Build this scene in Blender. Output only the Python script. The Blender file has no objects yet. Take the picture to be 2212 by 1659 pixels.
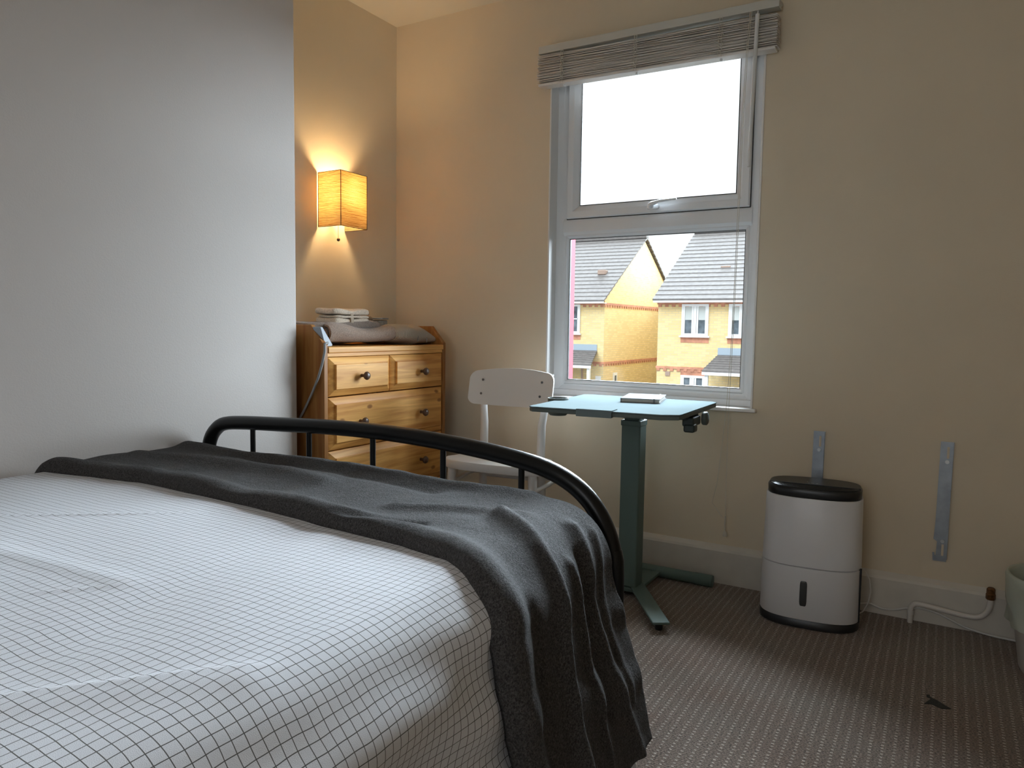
import bpy, bmesh, math, random
import numpy as np
from mathutils import Vector, Matrix, noise
random.seed(7)
SC = bpy.context.scene
COL = SC.collection
PI = math.pi

# ------------------------------------------------------------------ camera
YAW, PITCH, ROLL, FPX = 0.53622, -0.07802, 0.014458, 1578.07
cam_d = bpy.data.cameras.new('camera'); cam = bpy.data.objects.new('camera', cam_d); COL.objects.link(cam)
fw = Vector((-math.sin(YAW)*math.cos(PITCH), math.cos(YAW)*math.cos(PITCH), math.sin(PITCH)))
rt = Vector((math.cos(YAW), math.sin(YAW), 0)); up = rt.cross(fw)
r2 = rt*math.cos(ROLL)+up*math.sin(ROLL); u2 = up*math.cos(ROLL)-rt*math.sin(ROLL)
cam.matrix_world = Matrix(((r2.x, u2.x, -fw.x, 2.392), (r2.y, u2.y, -fw.y, -2.873), (r2.z, u2.z, -fw.z, 1.0), (0, 0, 0, 1)))
cam_d.sensor_width = 36.0; cam_d.lens = 36.0*FPX/2212.0; cam_d.clip_start = 0.02; cam_d.clip_end = 300
SC.camera = cam
SC.cycles.max_bounces = 8; SC.cycles.diffuse_bounces = 5; SC.cycles.glossy_bounces = 3; SC.cycles.use_adaptive_sampling = True; SC.cycles.adaptive_threshold = 0.02
SC.cycles.caustics_reflective = False; SC.cycles.caustics_refractive = False

# ------------------------------------------------------------------ view + sky
vs = SC.view_settings
vs.view_transform = 'Standard'; vs.look = 'None'; vs.gamma = 1.0; vs.use_curve_mapping = False; vs.exposure = 0.0
SC.display_settings.display_device = 'sRGB'
W = bpy.data.worlds.new('overcast_sky'); SC.world = W; W.use_nodes = True
nt = W.node_tree; nt.nodes.clear()
def N(nt, t, **k):
    n = nt.nodes.new(t)
    for a, b in k.items(): setattr(n, a, b)
    return n
tc = N(nt, 'ShaderNodeTexCoord'); sx = N(nt, 'ShaderNodeSeparateXYZ'); nt.links.new(tc.outputs['Generated'], sx.inputs[0])
mr = N(nt, 'ShaderNodeMapRange'); mr.inputs['From Min'].default_value = 0.30; mr.inputs['From Max'].default_value = 0.75
mr.inputs['To Min'].default_value = 1.5; mr.inputs['To Max'].default_value = 3.7
nt.links.new(sx.outputs['Z'], mr.inputs['Value'])
cn = N(nt, 'ShaderNodeTexNoise'); cn.inputs['Scale'].default_value = 3.0; cn.inputs['Detail'].default_value = 3
nt.links.new(tc.outputs['Generated'], cn.inputs['Vector'])
cr = N(nt, 'ShaderNodeValToRGB'); cr.color_ramp.elements[0].color = (0.62, 0.70, 0.74, 1); cr.color_ramp.elements[1].color = (0.90, 0.93, 0.95, 1)
cr.color_ramp.elements[0].position = 0.35; cr.color_ramp.elements[1].position = 0.62
nt.links.new(cn.outputs['Fac'], cr.inputs['Fac'])
bg = N(nt, 'ShaderNodeBackground'); nt.links.new(cr.outputs[0], bg.inputs['Color']); nt.links.new(mr.outputs[0], bg.inputs['Strength'])
wo = N(nt, 'ShaderNodeOutputWorld'); nt.links.new(bg.outputs[0], wo.inputs[0])

def light(name, kind, loc, target, energy, color, **k):
    d = bpy.data.lights.new(name, kind); d.energy = energy; d.color = color
    for a, b in k.items(): setattr(d, a, b)
    o = bpy.data.objects.new(name, d); COL.objects.link(o); o.location = loc
    o.rotation_euler = (Vector(target)-Vector(loc)).to_track_quat('-Z', 'Y').to_euler()
    return o
# added sun lamps boosting the window light, the last one for the street
SKYBLUE = (0.77, 0.885, 1.0)
def glow(name, az, el, e, ang):   # az: degrees from +Y towards +X (where the light comes from)
    d = Vector((math.sin(math.radians(az))*math.cos(math.radians(el)), math.cos(math.radians(az))*math.cos(math.radians(el)), math.sin(math.radians(el))))
    light(name, 'SUN', d*8, (0, 0, 0), e, SKYBLUE, angle=math.radians(ang))
glow('fill_sun_ahead', -4, 20, 26, 42)
glow('fill_sun_right', 43, 15, 8.6, 36)
glow('fill_sun_left', -22, 41, 13, 34)
glow('fill_sun_street', -158, 44, 2.6, 30)  # added from behind the camera to brighten the house fronts
# added fill light in front of an invented window in the rear wall (behind the camera)
light('rear_fill_light', 'AREA', (1.9, -4.30, 1.45), (1.9, 0, 1.0), 8, (0.93, 0.96, 1.0), shape='RECTANGLE', size=1.1, size_y=1.2)

# ------------------------------------------------------------------ helpers
class MB:
    def __init__(s): s.v = []; s.f = []; s.uv = {}
    def add(s, vs_, fs):
        b = len(s.v); s.v += [tuple(map(float, p)) for p in vs_]; s.f += [tuple(i+b for i in f) for f in fs]; return b
    def box(s, x0, y0, z0, x1, y1, z1, M=None):
        P = [(x, y, z) for z in (z0, z1) for y in (y0, y1) for x in (x0, x1)]
        if M: P = [M @ Vector(p) for p in P]
        s.add(P, [(0, 2, 3, 1), (4, 5, 7, 6), (0, 1, 5, 4), (2, 6, 7, 3), (0, 4, 6, 2), (1, 3, 7, 5)]); return s
    def prism(s, poly, axis, a, b):
        # poly of 2d points, extruded along axis from a to b
        def P(p, t):
            return {'x': (t, p[0], p[1]), 'y': (p[0], t, p[1]), 'z': (p[0], p[1], t)}[axis]
        n = len(poly)
        s.add([P(p, a) for p in poly]+[P(p, b) for p in poly],
              [tuple(range(n))[::-1], tuple(range(n, 2*n))]+[(i, (i+1) % n, n+(i+1) % n, n+i) for i in range(n)])
        return s
    def tube(s, pts, r, seg=12, cap=True):
        pts = [Vector(p) for p in pts]; n = len(pts)
        rr = r if isinstance(r, (list, tuple)) else [r]*n
        t = (pts[1]-pts[0]).normalized()
        nrm = t.orthogonal().normalized(); rings = []
        for i in range(n):
            if i == 0: t2 = (pts[1]-pts[0])
            elif i == n-1: t2 = (pts[-1]-pts[-2])
            else: t2 = (pts[i+1]-pts[i]).normalized()+(pts[i]-pts[i-1]).normalized()
            t2 = t2.normalized()
            nrm = (nrm-t2*nrm.dot(t2)).normalized(); b = t2.cross(nrm)
            rings.append([pts[i]+(nrm*math.cos(2*PI*k/seg)+b*math.sin(2*PI*k/seg))*rr[i] for k in range(seg)])
        V = [p for R in rings for p in R]
        F = [(i*seg+k, i*seg+(k+1) % seg, (i+1)*seg+(k+1) % seg, (i+1)*seg+k) for i in range(n-1) for k in range(seg)]
        if cap: F += [tuple(range(seg))[::-1], tuple((n-1)*seg+k for k in range(seg))]
        s.add(V, F); return s
    def lathe(s, prof, org, axis='z', seg=24):
        # prof: (radius, height)
        V = []
        for r, h in prof:
            for k in range(seg):
                a = 2*PI*k/seg; c, d = r*math.cos(a), r*math.sin(a)
                p = {'z': (c, d, h), 'x': (h, c, d), 'y': (c, h, d)}[axis]
                V.append((p[0]+org[0], p[1]+org[1], p[2]+org[2]))
        n = len(prof)
        F = [(i*seg+k, i*seg+(k+1) % seg, (i+1)*seg+(k+1) % seg, (i+1)*seg+k) for i in range(n-1) for k in range(seg)]
        F += [tuple(range(seg))[::-1], tuple((n-1)*seg+k for k in range(seg))]
        s.add(V, F); return s
    def rings(s, rings, close=False, caps=True):
        n = len(rings[0]); V = [p for R in rings for p in R]; m = len(rings)
        F = []
        for i in range(m if close else m-1):
            j = (i+1) % m
            F += [(i*n+k, i*n+(k+1) % n, j*n+(k+1) % n, j*n+k) for k in range(n)]
        if caps and not close: F += [tuple(range(n))[::-1], tuple((m-1)*n+k for k in range(n))]
        s.add(V, F); return s
    def blob(s, c, d, e=0.5, nu=28, nv=16, fn=None, M=None):
        # superellipsoid centred at c, half sizes d
        def sg(a, p): return math.copysign(abs(a)**p, a)
        V = []
        for i in range(nv+1):
            ph = -PI/2+PI*i/nv
            for k in range(nu):
                th = 2*PI*k/nu
                q = Vector((d[0]*sg(math.cos(ph), e)*sg(math.cos(th), e), d[1]*sg(math.cos(ph), e)*sg(math.sin(th), e), d[2]*sg(math.sin(ph), e)))
                if fn: q = fn(q)
                if M: q = M @ q
                V.append((q.x+c[0], q.y+c[1], q.z+c[2]))
        F = [(i*nu+k, i*nu+(k+1) % nu, (i+1)*nu+(k+1) % nu, (i+1)*nu+k) for i in range(nv) for k in range(nu)]
        s.add(V, F); return s
    def grid(s, fn, nu, nv, uvfn=None, flip=False):
        b = len(s.v)
        for j in range(nv+1):
            for i in range(nu+1):
                s.v.append(tuple(map(float, fn(i/nu, j/nv))))
                if uvfn: s.uv[len(s.v)-1] = uvfn(i/nu, j/nv)
        for j in range(nv):
            for i in range(nu):
                a = b+j*(nu+1)+i; q = (a, a+1, a+nu+2, a+nu+1)
                s.f.append(q[::-1] if flip else q)
        return s

ROOTLOC = {}
def T(o, label=None, cat=None, group=None, kind=None):
    if label: o['label'] = label
    if cat: o['category'] = cat
    if group: o['group'] = group
    if kind: o['kind'] = kind
    return o
def build(name, mb, mat, parent=None, bevel=0, seg=2, smooth=35, loc=None, local=False, clean=False, rotz=0, sub=0):
    me = bpy.data.meshes.new(name)
    V = mb.v
    if parent is None and loc is None:
        xs, ys, zs = zip(*V); loc = ((min(xs)+max(xs))/2, (min(ys)+max(ys))/2, min(zs))
    if parent is not None:
        off = (0, 0, 0) if local else ROOTLOC[parent.name]
    else: off = (0, 0, 0) if local else loc
    V = [(p[0]-off[0], p[1]-off[1], p[2]-off[2]) for p in V]
    me.from_pydata(V, [], mb.f)
    if mb.uv:
        uvl = me.uv_layers.new(name='UVMap')
        for lp in me.loops: uvl.data[lp.index].uv = mb.uv.get(lp.vertex_index, (0, 0))
    bm = bmesh.new(); bm.from_mesh(me)
    if clean: bmesh.ops.remove_doubles(bm, verts=bm.verts, dist=1e-5)
    if not mb.uv: bmesh.ops.recalc_face_normals(bm, faces=bm.faces)
    bm.to_mesh(me); bm.free()
    me.polygons.foreach_set('use_smooth', [bool(smooth)]*len(me.polygons))
    if smooth and smooth < 180: me.set_sharp_from_angle(angle=math.radians(smooth))
    me.materials.append(mat)
    o = bpy.data.objects.new(name, me); COL.objects.link(o)
    if parent is not None:
        o.parent = parent; ROOTLOC[o.name] = (0, 0, 0) if local else ROOTLOC[parent.name]
    else:
        o.location = loc; o.rotation_euler.z = rotz; ROOTLOC[o.name] = (0, 0, 0) if local else tuple(loc)
    if bevel:
        m = o.modifiers.new('bevel', 'BEVEL'); m.width = bevel; m.segments = seg; m.limit_method = 'ANGLE'; m.angle_limit = math.radians(40); m.harden_normals = True
    if sub:
        m = o.modifiers.new('sub', 'SUBSURF'); m.levels = sub; m.render_levels = sub
    return o
def thing(name, loc, label, cat, group=None, rotz=0):
    o = bpy.data.objects.new(name, None); COL.objects.link(o); o.location = loc; o.rotation_euler.z = rotz
    o.empty_display_size = .05
    ROOTLOC[o.name] = tuple(loc); return T(o, label, cat, group)
def struct(name, mb, mat, **k):
    o = build(name, mb, mat, **k); o['kind'] = 'structure'; return o

# ------------------------------------------------------------------ materials
def mat(name, color, rough=0.6, metal=0, spec=0.5, sheen=0, noise_amt=0, noise_scale=20, bump=0, bump_scale=200, coat=0):
    m = bpy.data.materials.new(name); m.use_nodes = True; nt = m.node_tree; b = nt.nodes['Principled BSDF']
    b.inputs['Roughness'].default_value = rough; b.inputs['Metallic'].default_value = metal
    b.inputs['Specular IOR Level'].default_value = spec; b.inputs['Sheen Weight'].default_value = sheen
    b.inputs['Coat Weight'].default_value = coat
    c = (*color, 1)
    tc = N(nt, 'ShaderNodeTexCoord')
    nz = N(nt, 'ShaderNodeTexNoise'); nz.inputs['Scale'].default_value = noise_scale; nz.inputs['Detail'].default_value = 4
    nt.links.new(tc.outputs['Object'], nz.inputs['Vector'])
    rp = N(nt, 'ShaderNodeValToRGB'); a = noise_amt
    rp.color_ramp.elements[0].position = 0.3; rp.color_ramp.elements[1].position = 0.7
    rp.color_ramp.elements[0].color = (*[max(0, x*(1-a)) for x in color], 1); rp.color_ramp.elements[1].color = (*[min(1, x*(1+a)) for x in color], 1)
    nt.links.new(nz.outputs['Fac'], rp.inputs[0]); nt.links.new(rp.outputs[0], b.inputs['Base Color'])
    if bump:
        n2 = N(nt, 'ShaderNodeTexNoise'); n2.inputs['Scale'].default_value = bump_scale; n2.inputs['Detail'].default_value = 3
        nt.links.new(tc.outputs['Object'], n2.inputs['Vector'])
        bp = N(nt, 'ShaderNodeBump'); bp.inputs['Strength'].default_value = bump; bp.inputs['Distance'].default_value = 0.003
        nt.links.new(n2.outputs['Fac'], bp.inputs['Height']); nt.links.new(bp.outputs[0], b.inputs['Normal'])
    return m
def math_n(nt, op, a, b=None, c=None):
    n = N(nt, 'ShaderNodeMath', operation=op)
    for i, x in enumerate((a, b, c)):
        if x is None: continue
        if isinstance(x, (int, float)): n.inputs[i].default_value = x
        else: nt.links.new(x, n.inputs[i])
    return n.outputs[0]
def mixc(nt, f, a, b):
    n = N(nt, 'ShaderNodeMix', data_type='RGBA')
    for i, x in ((0, f), (6, a), (7, b)):
        if isinstance(x, (int, float)): n.inputs[i].default_value = x
        elif isinstance(x, tuple): n.inputs[i].default_value = (*x, 1) if len(x) == 3 else x
        else: nt.links.new(x, n.inputs[i])
    return n.outputs[2]

M = {}
M['wall'] = mat('magnolia_wall_paint', (0.70, 0.60, 0.455), 0.75, noise_amt=0.03, noise_scale=2.5, bump=0.12, bump_scale=260)
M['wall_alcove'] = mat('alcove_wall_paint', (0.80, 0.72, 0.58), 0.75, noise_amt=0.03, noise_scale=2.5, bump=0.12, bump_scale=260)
M['breast'] = mat('pale_wall_paint', (0.61, 0.565, 0.535), 0.8, noise_amt=0.02, noise_scale=2, bump=0.16, bump_scale=220)
M['ceiling'] = mat('ceiling_paint', (0.72, 0.68, 0.60), 0.8, bump=0.1)
M['gloss'] = mat('skirting_gloss_paint', (0.62, 0.58, 0.52), 0.4, noise_amt=0.05, noise_scale=14)
M['upvc'] = mat('white_upvc', (0.80, 0.81, 0.83), 0.28)
M['reveal'] = mat('reveal_paint', (0.80, 0.78, 0.76), 0.5, bump=0.1)
M['black'] = mat('rubber_gasket', (0.012, 0.012, 0.014), 0.5)
M['white_paint'] = mat('white_lacquer', (0.72, 0.70, 0.68), 0.35)
M['blind'] = mat('blind_slat_white', (0.76, 0.72, 0.68), 0.45, noise_amt=0.08, noise_scale=9)
M['headrail'] = mat('blind_headrail_white', (0.60, 0.59, 0.54), 0.5)
M['wand'] = mat('blind_wand_plastic', (0.72, 0.73, 0.74), 0.25)
M['cord'] = mat('pull_cord', (0.62, 0.58, 0.50), 0.8)
M['tubeblack'] = mat('black_powder_coat', (0.004, 0.004, 0.004), 0.33, spec=0.3)
M['steel'] = mat('zinc_plated_steel', (0.34, 0.37, 0.41), 0.42, metal=0.85, noise_amt=0.12, noise_scale=30)
M['screw'] = mat('screw_steel', (0.6, 0.62, 0.62), 0.3, metal=1)
M['chairscrew'] = mat('dull_screw_steel', (0.16, 0.16, 0.165), 0.35, metal=0.7)
M['green'] = mat('dusty_green_metal', (0.115, 0.17, 0.155), 0.5, spec=0.4)
M['desktop'] = mat('desk_top_laminate', (0.088, 0.125, 0.135), 0.3, spec=0.08)
M['deskedge'] = mat('desk_edge_dark_green', (0.095, 0.12, 0.11), 0.55)
M['darkgreen'] = mat('dark_green_plastic', (0.03, 0.045, 0.042), 0.45)
M['white_plastic'] = mat('white_plastic', (0.70, 0.69, 0.70), 0.32)
M['black_plastic'] = mat('black_plastic', (0.013, 0.013, 0.014), 0.35)
M['tankwin'] = mat('tank_window', (0.05, 0.05, 0.05), 0.15)
M['led'] = mat('icon_print', (0.7, 0.7, 0.7), 0.5)
M['pipe'] = mat('painted_pipe', (0.66, 0.62, 0.58), 0.35)
M['brass'] = mat('tarnished_brass', (0.17, 0.075, 0.025), 0.45, metal=0.5, noise_amt=0.5, noise_scale=120)
M['cable'] = mat('white_cable', (0.62, 0.60, 0.57), 0.45)
M['greycable'] = mat('grey_cable', (0.27, 0.28, 0.28), 0.5)
M['socket'] = mat('pale_grey_plastic', (0.34, 0.38, 0.43), 0.45)
M['knob'] = mat('dark_brown_wood_knob', (0.10, 0.055, 0.035), 0.35, noise_amt=0.25, noise_scale=60)
M['notebook'] = mat('notebook_cover', (0.24, 0.245, 0.25), 0.6)
M['pages'] = mat('notebook_pages', (0.5, 0.47, 0.42), 0.9)
M['elastic'] = mat('grey_elastic', (0.2, 0.2, 0.2), 0.8)
M['towel'] = mat('taupe_terry_towel', (0.34, 0.25, 0.195), 0.95, sheen=0.3, noise_amt=0.35, noise_scale=260, bump=1.0, bump_scale=420)
M['towel2'] = mat('brown_terry_towel', (0.22, 0.165, 0.13), 0.95, sheen=0.3, noise_amt=0.35, noise_scale=260, bump=1.0, bump_scale=420)
M['beige'] = mat('beige_terry_towel', (0.64, 0.53, 0.42), 0.95, sheen=0.2, noise_amt=0.2, noise_scale=220, bump=0.8, bump_scale=300)
M['ribbon'] = mat('beige_band', (0.42, 0.33, 0.24), 0.8)
M['packet'] = mat('blue_grey_packet', (0.30, 0.34, 0.38), 0.4, noise_amt=0.4, noise_scale=70)
M['binplastic'] = mat('bin_plastic', (0.52, 0.50, 0.47), 0.35)
M['scrap'] = mat('dark_mark', (0.035, 0.036, 0.034), 0.95, noise_amt=0.5, noise_scale=300)
#M['mattress'] = mat('mattress_ticking', (0.6, 0.58, 0.55), 0.9)
M['slatwood'] = mat('bed_slat_wood', (0.42, 0.30, 0.18), 0.6)

def matte(name, color):
    m = bpy.data.materials.new(name); m.use_nodes = True; nt = m.node_tree; nt.nodes.remove(nt.nodes['Principled BSDF'])
    tc = N(nt, 'ShaderNodeTexCoord'); nz = N(nt, 'ShaderNodeTexNoise'); nz.inputs['Scale'].default_value = 12; nt.links.new(tc.outputs['Object'], nz.inputs[0])
    c = mixc(nt, nz.outputs['Fac'], tuple(x*.95 for x in color), tuple(x*1.05 for x in color))
    d = N(nt, 'ShaderNodeBsdfDiffuse'); nt.links.new(c, d.inputs[0]); nt.links.new(d.outputs[0], nt.nodes['Material Output'].inputs[0]); return m
M['desktop'] = matte('desk_top_matte_laminate', (0.180, 0.222, 0.232))
M['notebook'] = matte('notebook_cover_card', (0.30, 0.31, 0.32))
def liner_mat():
    m = bpy.data.materials.new('green_bin_liner'); m.use_nodes = True; nt = m.node_tree; b = nt.nodes['Principled BSDF']
    b.inputs['Base Color'].default_value = (0.62, 0.66, 0.58, 1); b.inputs['Roughness'].default_value = 0.3
    tr = N(nt, 'ShaderNodeBsdfTranslucent'); tr.inputs[0].default_value = (0.60, 0.68, 0.55, 1)
    mx = N(nt, 'ShaderNodeMixShader'); mx.inputs[0].default_value = 0.3
    tc = N(nt, 'ShaderNodeTexCoord'); nz = N(nt, 'ShaderNodeTexNoise'); nz.inputs['Scale'].default_value = 35; nz.inputs['Distortion'].default_value = 1.5
    nt.links.new(tc.outputs['Object'], nz.inputs[0]); bp = N(nt, 'ShaderNodeBump'); bp.inputs['Strength'].default_value = 0.45; bp.inputs['Distance'].default_value = 0.004
    nt.links.new(nz.outputs['Fac'], bp.inputs['Height']); nt.links.new(bp.outputs[0], b.inputs['Normal'])
    o = nt.nodes['Material Output']; nt.links.new(b.outputs[0], mx.inputs[1]); nt.links.new(tr.outputs[0], mx.inputs[2]); nt.links.new(mx.outputs[0], o.inputs[0]); return m
M['liner'] = liner_mat()

def glass_mat():
    m = bpy.data.materials.new('window_glass'); m.use_nodes = True; nt = m.node_tree; nt.nodes.remove(nt.nodes['Principled BSDF'])
    t = N(nt, 'ShaderNodeBsdfTransparent'); t.inputs[0].default_value = (0.97, 0.985, 0.98, 1)
    g = N(nt, 'ShaderNodeBsdfGlossy'); g.inputs['Roughness'].default_value = 0.02
    f = N(nt, 'ShaderNodeFresnel'); f.inputs[0].default_value = 1.2
    mx = N(nt, 'ShaderNodeMixShader'); nt.links.new(f.outputs[0], mx.inputs[0]); nt.links.new(t.outputs[0], mx.inputs[1]); nt.links.new(g.outputs[0], mx.inputs[2])
    nt.links.new(mx.outputs[0], nt.nodes['Material Output'].inputs[0]); return m
M['glass'] = glass_mat()

def carpet_mat():
    m = bpy.data.materials.new('woven_carpet'); m.use_nodes = True; nt = m.node_tree; b = nt.nodes['Principled BSDF']
    b.inputs['Roughness'].default_value = 0.95; b.inputs['Specular IOR Level'].default_value = 0.15; b.inputs['Sheen Weight'].default_value = 0.25
    tc = N(nt, 'ShaderNodeTexCoord')
    wn = N(nt, 'ShaderNodeTexNoise'); wn.inputs['Scale'].default_value = 30; nt.links.new(tc.outputs['Object'], wn.inputs[0])
    sep = N(nt, 'ShaderNodeSeparateXYZ'); nt.links.new(tc.outputs['Object'], sep.inputs[0])
    PX, PY = 0.0255, 0.0142
    wob = math_n(nt, 'MULTIPLY', math_n(nt, 'SUBTRACT', wn.outputs['Fac'], 0.5), 0.006)
    x = math_n(nt, 'ADD', sep.outputs['X'], wob); y = math_n(nt, 'ADD', sep.outputs['Y'], wob)
    ux = math_n(nt, 'DIVIDE', x, PX)
    odd = math_n(nt, 'MULTIPLY', math_n(nt, 'FLOORED_MODULO', math_n(nt, 'FLOOR', ux), 2.0), 0.5)
    uy = math_n(nt, 'ADD', math_n(nt, 'DIVIDE', y, PY), odd)
    fx = math_n(nt, 'ABSOLUTE', math_n(nt, 'SUBTRACT', math_n(nt, 'FRACT', ux), 0.5))
    fy = math_n(nt, 'ABSOLUTE', math_n(nt, 'SUBTRACT', math_n(nt, 'FRACT', uy), 0.5))
    mx_ = math_n(nt, 'MULTIPLY', math_n(nt, 'LESS_THAN', fx, 0.125), math_n(nt, 'LESS_THAN', fy, 0.13))
    # tufts
    mp = N(nt, 'ShaderNodeMapping'); mp.inputs['Scale'].default_value = (190, 420, 300); nt.links.new(tc.outputs['Object'], mp.inputs[0])
    tn = N(nt, 'ShaderNodeTexNoise'); tn.inputs['Scale'].default_value = 1.0; tn.inputs['Detail'].default_value = 3; nt.links.new(mp.outputs[0], tn.inputs[0])
    rp = N(nt, 'ShaderNodeValToRGB'); e = rp.color_ramp.elements; e[0].position = 0.36; e[1].position = 0.68
    e[0].color = (0.045, 0.034, 0.026, 1); e[1].color = (0.40, 0.335, 0.28, 1)
    nt.links.new(tn.outputs['Fac'], rp.inputs[0])
    big = N(nt, 'ShaderNodeTexNoise'); big.inputs['Scale'].default_value = 3.5; big.inputs['Detail'].default_value = 3; nt.links.new(tc.outputs['Object'], big.inputs[0])
    rb = N(nt, 'ShaderNodeValToRGB'); rb.color_ramp.elements[0].position = .35; rb.color_ramp.elements[1].position = .7
    rb.color_ramp.elements[0].color = (0.9, 0.78, 0.74, 1); rb.color_ramp.elements[1].color = (1.0, 1.0, 1.0, 1); nt.links.new(big.outputs['Fac'], rb.inputs[0])
    ml = N(nt, 'ShaderNodeMix', data_type='RGBA', blend_type='MULTIPLY'); ml.inputs[0].default_value = 1
    nt.links.new(rp.outputs[0], ml.inputs[6]); nt.links.new(rb.outputs[0], ml.inputs[7])
    c = mixc(nt, math_n(nt, 'MULTIPLY', mx_, math_n(nt, 'MULTIPLY', wn.outputs['Fac'], 1.25)), ml.outputs[2], (0.80, 0.74, 0.66))
    nt.links.new(c, b.inputs['Base Color'])
    row = math_n(nt, 'ABSOLUTE', math_n(nt, 'SINE', math_n(nt, 'MULTIPLY', y, PI/(PY/2))))
    hh = math_n(nt, 'ADD', math_n(nt, 'ADD', tn.outputs['Fac'], math_n(nt, 'MULTIPLY', row, 0.25)), math_n(nt, 'MULTIPLY', mx_, 0.35))
    bp = N(nt, 'ShaderNodeBump'); bp.inputs['Strength'].default_value = 0.9; bp.inputs['Distance'].default_value = 0.004
    nt.links.new(hh, bp.inputs['Height']); nt.links.new(bp.outputs[0], b.inputs['Normal'])
    return m
M['carpet'] = carpet_mat()

def sheet_mat():
    m = bpy.data.materials.new('checked_cotton_sheet'); m.use_nodes = True; nt = m.node_tree; b = nt.nodes['Principled BSDF']
    b.inputs['Roughness'].default_value = 0.85; b.inputs['Specular IOR Level'].default_value = 0.2; b.inputs['Sheen Weight'].default_value = 0.15
    tc = N(nt, 'ShaderNodeTexCoord'); sep = N(nt, 'ShaderNodeSeparateXYZ'); nt.links.new(tc.outputs['UV'], sep.inputs[0])
    wn = N(nt, 'ShaderNodeTexNoise'); wn.inputs['Scale'].default_value = 9; wn.inputs['Detail'].default_value = 2; nt.links.new(tc.outputs['UV'], wn.inputs[0])
    sc = N(nt, 'ShaderNodeSeparateColor'); nt.links.new(wn.outputs['Color'], sc.inputs[0])
    P = 0.0150
    def line(co, w):
        u = math_n(nt, 'ADD', co, math_n(nt, 'MULTIPLY', math_n(nt, 'SUBTRACT', w, 0.5), 0.012))
        f = math_n(nt, 'ABSOLUTE', math_n(nt, 'SUBTRACT', math_n(nt, 'FRACT', math_n(nt, 'DIVIDE', u, P)), 0.5))
        return math_n(nt, 'LESS_THAN', f, 0.037)
    l = math_n(nt, 'MAXIMUM', line(sep.outputs['X'], sc.outputs[0]), line(sep.outputs['Y'], sc.outputs[1]))
    fn = N(nt, 'ShaderNodeTexNoise'); fn.inputs['Scale'].default_value = 900; fn.inputs['Detail'].default_value = 2; nt.links.new(tc.outputs['UV'], fn.inputs[0])
    base = mixc(nt, fn.outputs['Fac'], (0.57, 0.57, 0.60), (0.72, 0.72, 0.755))
    c = mixc(nt, math_n(nt, 'MULTIPLY', l, 0.93), base, (0.055, 0.052, 0.045)); nt.links.new(c, b.inputs['Base Color'])
    bp = N(nt, 'ShaderNodeBump'); bp.inputs['Strength'].default_value = 0.35; bp.inputs['Distance'].default_value = 0.001
    nt.links.new(fn.outputs['Fac'], bp.inputs['Height']); nt.links.new(bp.outputs[0], b.inputs['Normal']); return m
M['sheet'] = sheet_mat()

def fleece_mat():
    m = bpy.data.materials.new('charcoal_fleece'); m.use_nodes = True; nt = m.node_tree; b = nt.nodes['Principled BSDF']
    b.inputs['Roughness'].default_value = 0.9; b.inputs['Specular IOR Level'].default_value = 0.25
    b.inputs['Sheen Weight'].default_value = 0.03
    tc = N(nt, 'ShaderNodeTexCoord')
    mp = N(nt, 'ShaderNodeMapping'); mp.inputs['Scale'].default_value = (1, 0.75, 0.75); nt.links.new(tc.outputs['Object'], mp.inputs[0])
    n1 = N(nt, 'ShaderNodeTexNoise'); n1.inputs['Scale'].default_value = 430; n1.inputs['Detail'].default_value = 4; n1.inputs['Distortion'].default_value = 0.8; nt.links.new(mp.outputs[0], n1.inputs[0])
    rp = N(nt, 'ShaderNodeValToRGB'); e = rp.color_ramp.elements; e[0].position = 0.38; e[1].position = 0.70
    e[0].color = (0.024, 0.022, 0.022, 1); e[1].color = (0.105, 0.098, 0.096, 1); nt.links.new(n1.outputs['Fac'], rp.inputs[0]); nt.links.new(rp.outputs[0], b.inputs['Base Color'])
    n2 = N(nt, 'ShaderNodeTexNoise'); n2.inputs['Scale'].default_value = 60; n2.inputs['Detail'].default_value = 2; nt.links.new(tc.outputs['Object'], n2.inputs[0])
    h = math_n(nt, 'ADD', n1.outputs['Fac'], math_n(nt, 'MULTIPLY', n2.outputs['Fac'], 0.9))
    bp = N(nt, 'ShaderNodeBump'); bp.inputs['Strength'].default_value = 1.0; bp.inputs['Distance'].default_value = 0.004
    nt.links.new(h, bp.inputs['Height']); nt.links.new(bp.outputs[0], b.inputs['Normal']); return m
M['fleece'] = fleece_mat()

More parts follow.
